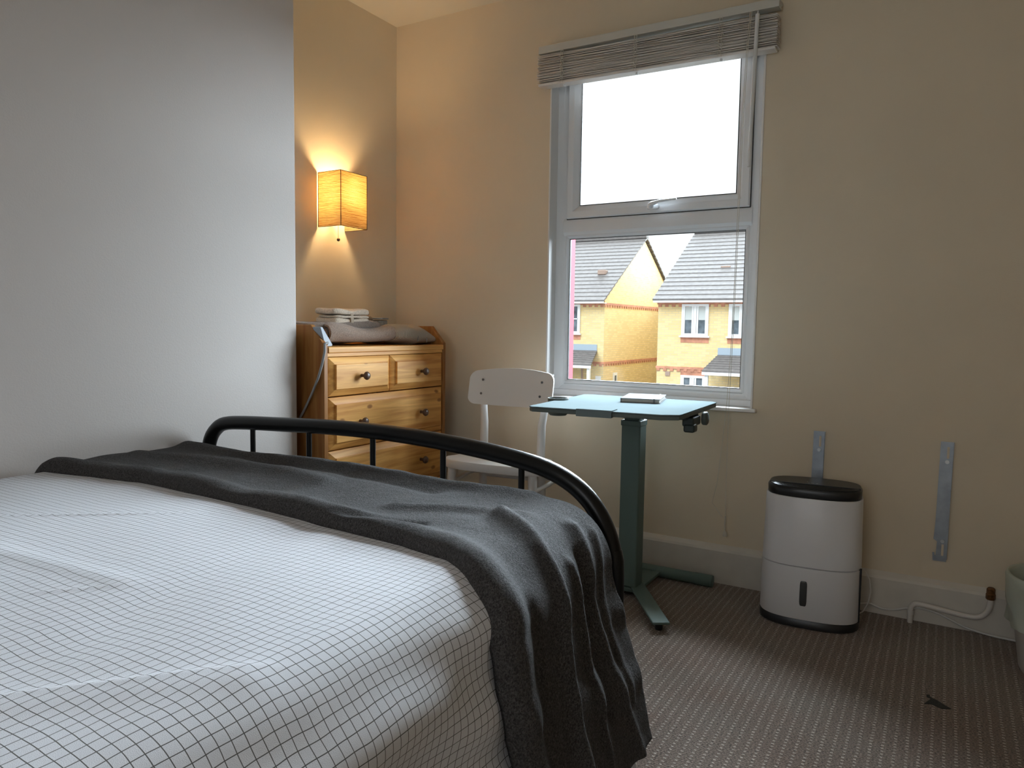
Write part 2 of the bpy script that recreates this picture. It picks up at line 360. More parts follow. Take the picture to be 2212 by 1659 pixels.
def pine(name, axis, tint=1.0, g=1.0):
    m = bpy.data.materials.new(name); m.use_nodes = True; nt = m.node_tree; b = nt.nodes['Principled BSDF']
    b.inputs['Roughness'].default_value = 0.45; b.inputs['Specular IOR Level'].default_value = 0.3
    tc = N(nt, 'ShaderNodeTexCoord'); mp = N(nt, 'ShaderNodeMapping')
    s = [42, 42, 42]; s['xyz'.index(axis)] = 2.2; mp.inputs['Scale'].default_value = s; nt.links.new(tc.outputs['Object'], mp.inputs[0])
    n1 = N(nt, 'ShaderNodeTexNoise'); n1.inputs['Scale'].default_value = 1.0; n1.inputs['Detail'].default_value = 5; n1.inputs['Distortion'].default_value = 0.7; nt.links.new(mp.outputs[0], n1.inputs[0])
    rp = N(nt, 'ShaderNodeValToRGB'); e = rp.color_ramp.elements; e[0].position = 0.28; e[1].position = 0.66
    e[0].color = (0.50*tint, 0.20*tint*g, 0.04*tint*g, 1); e[1].color = (0.86*tint, 0.47*tint*g, 0.14*tint*g, 1); nt.links.new(n1.outputs['Fac'], rp.inputs[0])
    # knots
    mk = N(nt, 'ShaderNodeMapping'); sk = [7, 9, 11]; sk['xyz'.index(axis)] = 6; mk.inputs['Scale'].default_value = sk; mk.inputs['Location'].default_value = (3.3, 1.7, 0.4); nt.links.new(tc.outputs['Object'], mk.inputs[0])
    vo = N(nt, 'ShaderNodeTexVoronoi'); vo.inputs['Scale'].default_value = 1.0; nt.links.new(mk.outputs[0], vo.inputs[0])
    sp = N(nt, 'ShaderNodeSeparateColor'); nt.links.new(vo.outputs['Color'], sp.inputs[0])
    size = math_n(nt, 'MULTIPLY', sp.outputs[0], 0.10)
    k = N(nt, 'ShaderNodeMapRange'); nt.links.new(math_n(nt, 'SUBTRACT', vo.outputs['Distance'], size), k.inputs['Value'])
    k.inputs['From Min'].default_value = -0.02; k.inputs['From Max'].default_value = 0.035; k.inputs['To Min'].default_value = 0.85; k.inputs['To Max'].default_value = 0
    kk = math_n(nt, 'MULTIPLY', k.outputs[0], math_n(nt, 'GREATER_THAN', sp.outputs[1], 0.30))
    c = mixc(nt, kk, rp.outputs[0], (0.24*tint, 0.085*tint, 0.02*tint)); nt.links.new(c, b.inputs['Base Color'])
    bp = N(nt, 'ShaderNodeBump'); bp.inputs['Strength'].default_value = 0.1; bp.inputs['Distance'].default_value = 0.001
    nt.links.new(n1.outputs['Fac'], bp.inputs['Height']); nt.links.new(bp.outputs[0], b.inputs['Normal']); return m
M['pine_y'] = pine('honey_pine_across', 'y'); M['pine_z_shaded'] = pine('honey_pine_upright_shaded', 'z', 0.45, 0.86)  # upright pine tinted darker: shade on the side panels put into the colour

def knit_mat():
    m = mat('cream_knitted_cotton', (0.46, 0.40, 0.33), 0.9, sheen=0.2); nt = m.node_tree; b = nt.nodes['Principled BSDF']
    tc = N(nt, 'ShaderNodeTexCoord'); wv = N(nt, 'ShaderNodeTexWave'); wv.bands_direction = 'Y'; wv.inputs['Scale'].default_value = 75; wv.inputs['Distortion'].default_value = .4
    nt.links.new(tc.outputs['Object'], wv.inputs[0]); c = mixc(nt, wv.outputs['Fac'], (0.42, 0.35, 0.28), (0.68, 0.60, 0.50)); nt.links.new(c, b.inputs['Base Color'])
    bp = N(nt, 'ShaderNodeBump'); bp.inputs['Strength'].default_value = 0.8; bp.inputs['Distance'].default_value = 0.004; nt.links.new(wv.outputs['Fac'], bp.inputs['Height']); nt.links.new(bp.outputs[0], b.inputs['Normal']); return m
M['knit'] = knit_mat()

def shade_mat():
    m = bpy.data.materials.new('woven_bamboo_shade'); m.use_nodes = True; nt = m.node_tree; nt.nodes.remove(nt.nodes['Principled BSDF'])
    tc = N(nt, 'ShaderNodeTexCoord'); sep = N(nt, 'ShaderNodeSeparateXYZ'); nt.links.new(tc.outputs['Object'], sep.inputs[0])
    nz = N(nt, 'ShaderNodeTexNoise'); mp = N(nt, 'ShaderNodeMapping'); mp.inputs['Scale'].default_value = (12, 12, 160); nt.links.new(tc.outputs['Object'], mp.inputs[0]); nt.links.new(mp.outputs[0], nz.inputs[0]); nz.inputs['Scale'].default_value = 1; nz.inputs['Detail'].default_value = 2
    f = math_n(nt, 'ABSOLUTE', math_n(nt, 'SUBTRACT', math_n(nt, 'FRACT', math_n(nt, 'ADD', math_n(nt, 'DIVIDE', sep.outputs['Z'], 0.0060), math_n(nt, 'MULTIPLY', nz.outputs['Fac'], 0.9))), 0.5))
    l = math_n(nt, 'LESS_THAN', f, 0.21)
    l2 = math_n(nt, 'MULTIPLY', l, math_n(nt, 'ADD', 0.72, math_n(nt, 'MULTIPLY', nz.outputs['Fac'], 0.3)))
    base = mixc(nt, nz.outputs['Fac'], (0.66, 0.50, 0.27), (0.90, 0.80, 0.55))
    c = mixc(nt, l2, base, (0.27, 0.14, 0.045))
    d = N(nt, 'ShaderNodeBsdfDiffuse'); t = N(nt, 'ShaderNodeBsdfTranslucent'); nt.links.new(c, d.inputs[0]); nt.links.new(c, t.inputs[0])
    mx = N(nt, 'ShaderNodeMixShader'); mx.inputs[0].default_value = 0.6; nt.links.new(d.outputs[0], mx.inputs[1]); nt.links.new(t.outputs[0], mx.inputs[2])
    nt.links.new(mx.outputs[0], nt.nodes['Material Output'].inputs[0]); return m
M['shade'] = shade_mat()
M['shadewire'] = mat('shade_frame', (0.06, 0.035, 0.015), 0.6)

def brick_mat():
    m = bpy.data.materials.new('yellow_stock_brick'); m.use_nodes = True; nt = m.node_tree; b = nt.nodes['Principled BSDF']; b.inputs['Roughness'].default_value = 0.9
    g = N(nt, 'ShaderNodeNewGeometry'); sep = N(nt, 'ShaderNodeSeparateXYZ'); nt.links.new(g.outputs['Position'], sep.inputs[0])
    cb = N(nt, 'ShaderNodeCombineXYZ'); nt.links.new(math_n(nt, 'ADD', sep.outputs['X'], sep.outputs['Y']), cb.inputs[0]); nt.links.new(sep.outputs['Z'], cb.inputs[1])
    bt = N(nt, 'ShaderNodeTexBrick'); nt.links.new(cb.outputs[0], bt.inputs[0])
    bt.inputs['Color1'].default_value = (0.78, 0.60, 0.30, 1); bt.inputs['Color2'].default_value = (0.68, 0.51, 0.24, 1); bt.inputs['Mortar'].default_value = (0.58, 0.48, 0.31, 1)
    bt.inputs['Scale'].default_value = 1; bt.inputs['Brick Width'].default_value = 0.225; bt.inputs['Row Height'].default_value = 0.075; bt.inputs['Mortar Size'].default_value = 0.008
    nt.links.new(bt.outputs[0], b.inputs['Base Color']); return m
M['brick'] = brick_mat()
M['redbrick'] = mat('red_brick', (0.50, 0.23, 0.145), 0.9, noise_amt=0.25, noise_scale=6)
M['rooftile'] = mat('grey_roof_tile', (0.150, 0.136, 0.130), 0.85, noise_amt=0.16, noise_scale=9)
M['lead'] = mat('lead_flashing', (0.32, 0.38, 0.44), 0.6)
M['fascia'] = mat('white_fascia', (0.75, 0.75, 0.75), 0.6)
M['paneglass'] = mat('dark_pane', (0.10, 0.12, 0.14), 0.08, noise_amt=0.6, noise_scale=4)
M['roller'] = mat('pale_roller_blind', (0.5, 0.52, 0.5), 0.8)
M['redpaint'] = mat('red_masonry_paint', (0.50, 0.035, 0.06), 0.7)
M['ground'] = mat('asphalt', (0.16, 0.16, 0.155), 0.95, noise_amt=0.2, noise_scale=2)
M['vent'] = mat('wall_vent', (0.35, 0.25, 0.2), 0.8)

# ------------------------------------------------------------------ room shell
X1, YR, ZC = 3.25, -4.4, 2.45
ox0, ox1, oz0, oz1 = 0.862, 1.757, 0.690, 2.165
mb = MB(); mb.box(-0.3, YR-.2, -0.25, X1+.2, 0.0, 0.0); floor = struct('floor', mb, M['carpet'], smooth=0, loc=(0, 0, 0))
mb = MB(); mb.box(-0.3, YR-.2, ZC, X1+.2, 0.3, ZC+.15); struct('ceiling', mb, M['ceiling'], smooth=0)
def wall_hole(a0, a1, b0, b1, h0, h1, v0, v1, c0, c1):
    mb = MB()
    mb.box(a0, c0, b0, h0, c1, b1); mb.box(h1, c0, b0, a1, c1, b1); mb.box(h0, c0, b0, h1, c1, v0); mb.box(h0, c0, v1, h1, c1, b1); return mb
struct('wall_window', wall_hole(-0.3, X1+.2, -0.25, ZC, ox0, ox1, oz0, oz1, 0.0, 0.10), M['wall'], smooth=0, clean=True)
struct('wall_outer', wall_hole(-0.3, X1+.2, -0.25, ZC, 0.846, 1.95, 0.66, 2.20, 0.10, 0.30), M['redpaint'], smooth=0, clean=True)
mb = MB(); mb.box(-0.3, YR, 0, 0.0, 0.0, ZC); struct('wall_left', mb, M['wall_alcove'], smooth=0)
mb = MB(); mb.box(0.0, -3.1, 0, 0.33, -0.962, ZC); struct('wall_chimney_breast', mb, M['breast'], bevel=0.004, smooth=35)
mb = MB(); mb.box(X1, YR, 0, X1+.2, 0.0, ZC); struct('wall_right', mb, M['wall'], smooth=0)
struct('wall_rear', wall_hole(-0.3, X1+.2, 0, ZC, 1.3, 2.5, 0.8, 2.1, YR-.2, YR), M['wall'], smooth=0, clean=True)
mb = MB()
mb.box(1.3, YR-.12, 0.8, 2.5, YR-.06, 0.87).box(1.3, YR-.12, 2.03, 2.5, YR-.06, 2.1).box(1.3, YR-.12, .87, 1.37, YR-.06, 2.03).box(2.43, YR-.12, .87, 2.5, YR-.06, 2.03).box(1.37, YR-.12, 1.42, 2.43, YR-.06, 1.48)
w2 = struct('window_rear_added', mb, M['upvc'], smooth=0)  # unseen window, added to go with the rear fill light
# skirting boards
sk = [(0, 0), (-0.022, 0), (-0.022, 0.128), (-0.017, 0.137), (0, 0.151)]
mb = MB(); mb.prism([(y, z) for y, z in sk], 'x', 0.0, X1); struct('baseboard_window', mb, M['gloss'], smooth=0)
mb = MB(); mb.prism([(0.33-y, z) for y, z in sk], 'y', -3.1, -0.962); struct('baseboard_left', mb, M['gloss'], smooth=0)
mb = MB(); mb.prism([(X1+y, z) for y, z in sk], 'y', YR, -0.022); struct('baseboard_right', mb, M['gloss'], smooth=0)
# reveal lining (lighter painted plaster) and window board
mb = MB(); mb.box(ox0-.004, -0.003, oz0, ox0+.004, 0.075, oz1).box(ox1-.004, -0.003, oz0, ox1+.004, 0.075, oz1); struct('trim_1', mb, M['reveal'], bevel=.002)
mb = MB(); mb.box(ox0-.022, -0.026, oz0-.004, ox1+.02, 0.075, oz0+.010); struct('trim_2', mb, M['reveal'], bevel=.004)

# ------------------------------------------------------------------ window_1
def frame_sweep(mb, x0, x1, z0, z1, prof):
    rings = []
    for d, y in prof:
        rings.append([(x0+d, y, z0+d), (x1-d, y, z0+d), (x1-d, y, z1-d), (x0+d, y, z1-d)])
    mb.rings(rings, close=True); return mb
win = thing('window_1', (1.31, 0.075, 0.70), 'white plastic casement window with opening top light and houses beyond', 'window')
del win['category'], win['label']; win['kind'] = 'structure'
wx0, wx1, wz0, wz1 = ox0+.004, ox1-.004, oz0+.010, oz1
mb = MB(); frame_sweep(mb, wx0, wx1, wz0, wz1, [(0, .062), (.028, .062), (.040, .070), (.050, .070), (.054, .085), (.054, .099), (0, .099)])
mb.box(wx0+.05, .070, 1.412, wx1-.05, .099, 1.478)
mb.prism([(.070, 1.404), (.058, 1.420), (.058, 1.462), (.070, 1.482), (.10, 1.482), (.10, 1.404)], 'x', wx0+.035, wx1-.035)
build('frame', mb, M['upvc'], win, bevel=.002)
mb = MB(); frame_sweep(mb, wx0+.045, wx1-.045, wz0+.052, 1.409, [(0, .068), (.006, .066), (.016, .078), (.016, .095), (0, .095)]); build('glazing_bead', mb, M['upvc'], win)
mb = MB(); frame_sweep(mb, wx0+.0605, wx1-.0605, wz0+.0675, 1.3935, [(0, .079), (.003, .079), (.003, .09), (0, .09)]); build('gasket', mb, M['black'], win, smooth=0)
mb = MB(); mb.box(wx0+.06, .082, wz0+.066, wx1-.06, .088, 1.395); build('pane', mb, M['glass'], win, smooth=0)
sash = MB(); frame_sweep(sash, .9195, 1.7065, 1.478, 2.130, [(0, .058), (.004, .050), (.030, .050), (.036, .056), (.052, .068), (.056, .075), (.056, .102), (0, .102)])
so = build('sash', sash, M['upvc'], win, bevel=.0015)
mb = MB(); frame_sweep(mb, .9165, 1.7095, 1.4745, 2.133, [(0, .064), (.0035, .064), (.0035, .10), (0, .10)]); build('gasket', mb, M['black'], so, smooth=0)
mb = MB(); frame_sweep(mb, .9745, 1.6515, 1.533, 2.075, [(0, .072), (.003, .072), (.003, .09), (0, .09)]); build('gasket', mb, M['black'], so, smooth=0)
mb = MB(); mb.box(.974, .080, 1.532, 1.652, .086, 2.076); build('pane', mb, M['glass'], so, smooth=0)
# handle
mb = MB(); mb.blob((1.322, .042, 1.500), (.026, .010, .011), .6)
mb.tube([(1.318, .032, 1.502), (1.318, .018, 1.505), (1.328, .012, 1.509), (1.36, .010, 1.517), (1.43, .012, 1.521)], [.010, .010, .009, .0055, .004], 10)
hd = build('handle', mb, M['upvc'], so, smooth=60)
# lower sill piece
mb = MB(); mb.box(wx0, .050, oz0+.010, wx1, .066, oz0+.036); build('bottom_trim', mb, M['upvc'], win, bevel=.003)

# ------------------------------------------------------------------ blind
bl = thing('venetian_blind', (1.31, -0.04, 2.0), 'white slatted venetian blind pulled up above the window, hanging slightly crooked', 'blind')
mb = MB(); mb.prism([(-.065, 2.158), (-.062, 2.190), (-.002, 2.190), (-.002, 2.178), (-.02, 2.172), (-.02, 2.158)], 'x', .830, 1.812); build('headrail', mb, M['headrail'], bl, bevel=.002)
ns = 38
def stack(x, k):   # k from 0 (top) to 1 (bottom); z of the pile at x
    t = (x-.825)/.985
    top = 2.154-.016*t - .012*math.sin(PI*t)*.3; bot = 2.034-.012*t
    return top+(bot-top)*k
for i in range(ns):
    k = (i+.5)/ns; rnd = random.uniform(-.0012, .0012); y0 = -.066+random.uniform(-.003, .003)
    xa, xb = .828+random.uniform(-.003, .003), 1.808+random.uniform(-.003, .003); tilt = random.uniform(.0, .004)
    rings = []
    for q in range(13):
        x = xa+(xb-xa)*q/12; z = stack(x, k)+rnd+.0008*math.sin(q*1.3+i*1.7)
        rings.append([(x, y0, z-.0009-tilt), (x, y0+.025, z+.0012), (x, y0+.05, z-.0009), (x, y0+.05, z+.0006), (x, y0+.025, z+.0027), (x, y0, z+.0006-tilt)])
    mb = MB(); mb.rings(rings); build('slat', mb, M['blind'], bl, smooth=60)
rings = []
for q in range(5):
    x = .832+.972*q/4; z = stack(x, 1)-.005
    rings.append([(x, -.066, z-.005), (x, -.016, z-.005), (x, -.014, z+.004), (x, -.068, z+.004)])
mb = MB(); mb.rings(rings); build('bottom_rail', mb, M['blind'], bl, bevel=.003)
for xt in (.945, 1.27, 1.605):
    mb = MB(); zt, zb = 2.160, stack(xt, 1)-.010
    for dx in (-.004, .006):
        pts = [(xt+dx+.003*math.sin(j*2.1+dx*90), -.071-.003*math.sin(j*1.7), zt+(zb-zt)*j/9) for j in range(10)]; mb.tube(pts, .0009, 6)
    for j in range(7):
        zz = zt+(zb-zt)*(j+.7)/8; a = .012
        mb.tube([(xt+.002+a*math.cos(t*2*PI/8)*(1 if j % 2 else .6), -.073, zz+.006*math.sin(t*2*PI/8)) for t in range(9)], .0007, 5)
    build('ladder_cord', mb, M['cord'], bl); 
    mb = MB(); mb.lathe([(.005, 0), (.005, .010)], (xt, -.045, zb-.008), seg=10); build('cord_button', mb, M['wand'], bl)
mb = MB(); mb.tube([(1.742, -.078, 2.15), (1.741, -.082, 2.135)], .0025, 8); mb.tube([(1.741, -.082, 2.137), (1.738, -.088, 1.87), (1.733, -.09, 1.597)], [.0075, .0068, .006], 14); build('tilt_wand', mb, M['wand'], bl)
def cord(pts, r=.0011):
    return MB().tube(pts, r, 6)
c1 = [(1.712, -.07, 2.155), (1.709, -.085, 2.05), (1.700, -.083, 1.80), (1.695, -.075, 1.4), (1.688, -.06, 1.0), (1.676, -.05, .74), (1.662, -.045, .56), (1.645, -.035, .40), (1.627, -.03, .322), (1.640, -.03, .305), (1.668, -.03, .270), (1.680, -.03, .262)]
c2 = [(1.718, -.07, 2.155), (1.714, -.085, 2.05), (1.705, -.083, 1.80), (1.700, -.075, 1.4), (1.692, -.06, 1.0), (1.684, -.05, .74), (1.682, -.045, .56), (1.681, -.033, .262)]
build('pull_cord', cord(c1), M['cord'], bl); build('pull_cord', cord(c2), M['cord'], bl)
mb = MB(); mb.tube([(1.681, -.031, .275), (1.680, -.031, .235), (1.682, -.031, .215)], [.003, .0025, .0015], 8); mb.lathe([(.002, .022), (.007, .014), (.009, .004), (.008, 0)], (1.682, -.031, .195), seg=14); build('cord_tassel', mb, M['cord'], bl)

# ------------------------------------------------------------------ wall lamp
LY0, LY1, LX, LZ0, LZ1 = -.530, -.366, .137, 1.423, 1.656
lp = thing('wall_lamp', (0.0, (LY0+LY1)/2, LZ0), 'lit wall lamp with woven bamboo box shade and pull cord in the alcove', 'lamp')
mb = MB(); t = .0015
mb.box(.004, LY0, LZ0, LX, LY0+t, LZ1).box(LX-t, LY0+t, LZ0, LX, LY1-t, LZ1).box(.004, LY1-t, LZ0, LX, LY1, LZ1)
sh = build('lamp_shade', mb, M['shade'], lp, smooth=0)
mb = MB()
for z in (LZ0, LZ1):
    mb.tube([(.004, LY0, z), (LX, LY0, z), (LX, LY1, z), (.004, LY1, z)], .0015, 6)
for x, y in ((.004, LY0), (LX, LY0), (LX, LY1), (.004, LY1)): mb.tube([(x, y, LZ0), (x, y, LZ1)], .0015, 6)
build('shade_frame', mb, M['shadewire'], sh)
mb = MB(); mb.box(.0, -.49, 1.47, .012, -.41, 1.56); mb.tube([(.01, -.448, 1.485), (.088, -.448, 1.485)], .008, 10); mb.lathe([(.013, 0), (.013, .03)], (.088, -.448, 1.475), seg=14); build('lamp_holder', mb, M['white_plastic'], lp)
bm_ = bpy.data.materials.new('bulb_glow'); bm_.use_nodes = True; e = bm_.node_tree.nodes['Principled BSDF']; e.inputs['Emission Color'].default_value = (1, .62, .25, 1); e.inputs['Emission Strength'].default_value = 6
mb = MB(); mb.blob((.088, -.448, 1.523), (.018, .018, .022), 1.0, 16, 10); build('bulb', mb, bm_, lp)
mb = MB(); mb.tube([(.068, -.474, 1.49), (.068, -.474, 1.378)], .0009, 6); mb.blob((.068, -.474, 1.371), (.0075, .0075, .0075), 1, 12, 8); build('pull_cord', mb, M['knob'], lp)
ll = bpy.data.lights.new('wall_lamp_bulb', 'POINT'); ll.energy = 7.8; ll.color = (1.0, .68, .33); ll.shadow_soft_size = .032
lo = bpy.data.objects.new('wall_lamp_bulb', ll); COL.objects.link(lo); lo.location = (.076, -.448, 1.562)

# ------------------------------------------------------------------ chest of drawers
DY0, DY1, DX = -.915, -.152, .42
dr = thing('chest_of_drawers', (.22, (DY0+DY1)/2, 0), 'honey pine chest of drawers in the alcove with dark round knobs', 'chest of drawers')
side = [(.012, 0), (DX, 0), (DX, .922), (.352, .998), (.012, .998)]
for y in (DY0, DY1-.022):
    mb = MB(); mb.prism(side, 'y', y, y+.022); build('side_panel', mb, M['pine_z_shaded'], dr, bevel=.004)
yi0, yi1 = DY0+.022, DY1-.022
mb = MB(); mb.box(.02, yi0, .893, DX+.003, yi1, .915); build('top_board', mb, M['pine_y'], dr, bevel=.003)
mb = MB(); mb.box(.012, yi0, .0, .024, yi1, .985); build('back_panel', mb, M['pine_y'], dr, bevel=.002)
mb = MB(); mb.box(.03, yi0, .878, DX-.004, yi1, .893); build('front_rail', mb, M['pine_y'], dr, bevel=.002)
mb = MB(); mb.box(.36, yi0, .0, DX-.012, yi1, .095); build('plinth', mb, M['pine_y'], dr, bevel=.002)
def drawer(y0, y1, z0, z1, knobs):
    xf = DX-.006
    rings = [[(xf-.016, y0, z0), (xf-.016, y1, z0), (xf-.016, y1, z1), (xf-.016, y0, z1)]]
    for d, x in ((0, xf), (.004, xf+.003), (.026, xf+.013), (.0265, xf+.018), (.028, xf+.019)):
        rings.append([(x, y0+d, z0+d), (x, y1-d, z0+d), (x, y1-d, z1-d), (x, y0+d, z1-d)])
    mb = MB(); mb.rings(rings)
    mb.box(.05, y0+.01, z0+.01, xf-.016, y1-.01, z0+.02).box(.05, y0+.01, z0+.02, xf-.016, y0+.022, z1-.02).box(.05, y1-.022, z0+.02, xf-.016, y1-.01, z1-.02)
    d = build('drawer', mb, M['pine_y'], dr, smooth=20)
    for yk in knobs:
        zc = (z0+z1)/2
        mb = MB(); mb.lathe([(.007, xf+.018), (.0065, xf+.030), (.010, xf+.036), (.0155, xf+.042), (.0165, xf+.047), (.013, xf+.053), (.006, xf+.056)], (0, yk, zc), axis='x', seg=20)
        build('knob', mb, M['knob'], d, smooth=60)
ym = -.540
drawer(yi0+.003, ym-.002, .729, .876, [-.726]); drawer(ym+.002, yi1-.003, .729, .876, [-.350])
drawer(yi0+.003, yi1-.003, .525, .724, [-.735, -.352]); drawer(yi0+.003, yi1-.003, .312, .520, [-.735, -.352]); drawer(yi0+.003, yi1-.003, .100, .307, [-.735, -.352])

# things on the chest
TZ = .915
def nrm(p, sc, a): return a*(noise.noise(Vector(p)*sc))
# rolled bath towel: spiral cross-section swept along y
mb = MB(); turns = 2.1; n = 64; cen = []
for i in range(n+1):
    a = i/n*turns*2*PI+PI*0.9; r = .20+.80*(i/n)
    cen.append((math.cos(a)*r, math.sin(a)*r))
prof = []
th = .17
outer = [(c[0]*(1+0), c[1]) for c in cen]
inner = []
for i, c in enumerate(cen):
    l = math.hypot(*c); inner.append((c[0]*(l-th)/l, c[1]*(l-th)/l))
loop = outer+inner[::-1]
rings = []
for q in range(25):
    t = q/24; y = -.800+.45*t
    hx = .062+.02*math.sin(PI*t)+.004*math.sin(9*t); hz = .044-.004*t+.004*math.sin(t*8+1)
    if t > .9: hz *= 1-2.6*(t-.9); hx *= 1-2*(t-.9)
    if t < .04: hz *= .94
    cx = .300-.010*t; cz = TZ+hz+.001
    rings.append([(cx+p[0]*hx+nrm((p[0], t*5, p[1]), 2.2, .003), y+nrm((p[0], p[1], 0), 2, .006), cz+p[1]*hz*(1 if p[1] < 0 else 1+.12*math.sin(t*7+p[0]))) for p in loop])
mb.rings(rings); T(build('rolled_towel', mb, M['towel'], smooth=70), 'large taupe bath towel rolled up along the front of the chest top', 'towel')
mb = MB(); mb.blob((0, 0, 0), (.085, .225, .019), .45, 40, 14, fn=lambda q: Vector((q.x, q.y, q.z+.010*math.sin(q.y*9)+nrm(q, 9, .006))))
mb.v = [(x+.225, y-.655, z+.0+TZ+.088-.040*(y+.2)) for x, y, z in mb.v]
T(build('folded_towel', mb, M['towel2'], smooth=80), 'flat brown towel folded over the rolled towel, under the tied bundle', 'towel')
# rest pile beneath the flat towel (rear)
mb = MB(); mb.blob((0, 0, 0), (.080, .23, .030), .5, 36, 12, fn=lambda q: Vector((q.x, q.y, q.z+nrm(q, 8, .006))))
mb.v = [(x+.125, y-.64, z+TZ+.031) for x, y, z in mb.v]
T(build('folded_towel', mb, M['towel'], smooth=80), 'folded taupe towel lying flat at the back of the chest top beneath the other towels', 'towel')
# tied bundle
tb = thing('towel_bundle', (.235, -.665, 1.0), 'small beige face towel bundle tied with a band on top of the towel pile', 'towel')
def pinch(q):
    k = 1-.34*math.exp(-(q.y+.01)**2/.0009); return Vector((q.x*(.9+.1*k), q.y, q.z*k+nrm(q, 16, .004)))
BY_ = -.632
mb = MB(); mb.blob((.245, BY_, 1.006), (.060, .106, .023), .30, 48, 14, fn=pinch); build('lower_fold', mb, M['beige'], tb, smooth=80)
mb = MB(); mb.blob((.245, BY_-.002, 1.049), (.062, .112, .0135), .4, 48, 12, fn=lambda q: pinch(q)+Vector((0, 0, .008*math.sin(min(1, abs(q.y+.01)/.06)*1.7)-.005))); build('upper_fold', mb, M['beige'], tb, smooth=80)
mb = MB(); mb.blob((.252, BY_, 1.031), (.058, .106, .006), .4, 40, 8, fn=pinch); build('middle_fold', mb, M['beige'], tb, smooth=80)
rb = [(.180, 1.010), (.182, 1.046), (.245, 1.054), (.306, 1.046), (.309, 1.010), (.303, .992), (.245, .989), (.186, .992)]
mb = MB(); mb.prism(rb, 'y', -.652, -.634); build('band', mb, M['ribbon'], tb, bevel=.002)
mb = MB(); mb.blob((.185, -.465, 1.018), (.05, .055, .027), .8, 28, 14, fn=lambda q: Vector((q.x, q.y, q.z+nrm(q, 20, .004)))); T(build('rolled_towel', mb, M['towel2'], smooth=80), 'small brown rolled cloth between the tied bundle and the grey packet', 'towel')
mb = MB(); mb.blob((.17, -.455, 1.047), (.035, .05, .0095), .8, 24, 10); T(build('folded_cloth', mb, M['beige'], smooth=80), 'small cream cloth lying on the little rolled brown cloth', 'cloth')
mb = MB(); Mx = Matrix.Translation((.20, -.375, .99)) @ Matrix.Rotation(.25, 4, 'Z') @ Matrix.Rotation(.1, 4, 'X'); mb.box(-.045, -.022, -.03, .045, .022, .03, Mx); T(build('packet', mb, M['packet'], bevel=.004), 'small blue-grey packet standing among the towels and knitwear', 'packet')
mb = MB(); Mx = Matrix.Translation((.19, -.372, 1.028)) @ Matrix.Rotation(.3, 4, 'Z'); mb.box(-.05, -.030, -.004, .05, .034, .004, Mx); T(build('leaflet', mb, M['socket'], bevel=.002), 'thin pale grey booklet lying on the small packet', 'booklet')
def knitf(q):
    k = 1-max(0, q.y/.15)*.75; return Vector((q.x, q.y, (q.z+.04)*max(.15, k)-.04+.006*math.sin(q.y*50)*math.exp(-((q.y+.05)/.06)**2)))
mb = MB(); mb.blob((.285, -.280, TZ+.045), (.108, .162, .044), .75, 52, 20, fn=knitf); kn = T(build('knitted_throw', mb, M['knit'], smooth=80), 'cream ribbed knitwear folded at the right end of the chest top', 'throw')
mb = MB(); mb.tube([(.392, -.325, .930), (.390, -.318, .955), (.366, -.325, .982), (.31, -.345, .999), (.26, -.36, 1.003)], .0022, 6); build('dark_trim', mb, M['greycable'], kn)
mb = MB(); mb.tube([(.394, -.262, .925), (.390, -.258, .948), (.362, -.268, .974), (.30, -.30, .993), (.26, -.32, 1.0)], .0022, 6); build('dark_trim', mb, M['greycable'], kn)
mb = MB(); mb.blob((.12, -.285, .956), (.07, .115, .040), .7, 32, 12, fn=lambda q: q+Vector((0, 0, nrm(q, 14, .01)))); mb2 = mb; T(build('folded_garment', mb, M['beige'], smooth=80), 'beige garment heaped behind the knitwear against the back', 'garment')
# extension block wedge
mb = MB(); mb.prism([(-.918, .990), (-.905, .990), (-.853, .923), (-.858, .917), (-.892, .917)], 'x', .365, .405)
ex = build('extension_block', mb, M['socket'], bevel=.003, loc=(.385, -.88, .917)); T(ex, 'pale grey extension block leaning at the left end of the chest top', 'extension block')
mb = MB(); pts = [(.40, -.880, .925), (.425, -.900, .932), (.436, -.925, .928), (.440, -.930, .900), (.425, -.930, .850), (.405, -.930, .800), (.375, -.930, .745), (.345, -.928, .700), (.325, -.926, .672), (.30, -.926, .64), (.20, -.926, .5)]
mb.tube(pts, .0045, 10); build('cable', mb, M['greycable'], ex, smooth=80)

# ------------------------------------------------------------------ bed
BZ = .607; XL = .352
def sst(a, b, x): t = min(1, max(0, (x-a)/(b-a))); return t*t*(3-2*t)
RX = .12
def bed_point(s, y, foot=True):
    """s: distance across from the breast wall; y: along (towards +y wraps over the foot end)"""
    flat = 1.303; ex = .065*sst(-1.42, -1.95, y)
    flat += ex; off = 0
    if s <= flat: x, ds = XL+s, 0.0; nx, nz = 0, 1
    elif s <= flat+RX*PI/2:
        a = (s-flat)/RX; x = XL+flat+RX*math.sin(a); ds = RX*(1-math.cos(a)); nx, nz = math.sin(a), math.cos(a)
    else:
        q = s-flat-RX*PI/2; x = XL+flat+RX+q*.16*(1-ex/.12); ds = RX+q*.985; nx, nz = 1, 0.05
    if s < .05: ds += .03*(1-s/.05)**2
    RF = .055; yf = -1.42-RF
    if y <= yf: yy, drr = y, 0.0; ny = 0
    elif y <= yf+RF*PI/2:
        a = (y-yf)/RF; yy = yf+RF*math.sin(a); drr = RF*(1-math.cos(a)); ny = math.sin(a)
    else: q = y-yf-RF*PI/2; yy = yf+RF; drr = RF+q; ny = 1
    # sleep-softened crown
    crown = .004*math.sin(PI*min(1, s/1.4))
    d = math.hypot(ds, drr)
    nv = Vector((nx, ny*(1 if nx < .7 else .3), nz*(1-.8*ny)+1e-3)).normalized()
    return Vector((x, yy, BZ+crown-d)), nv
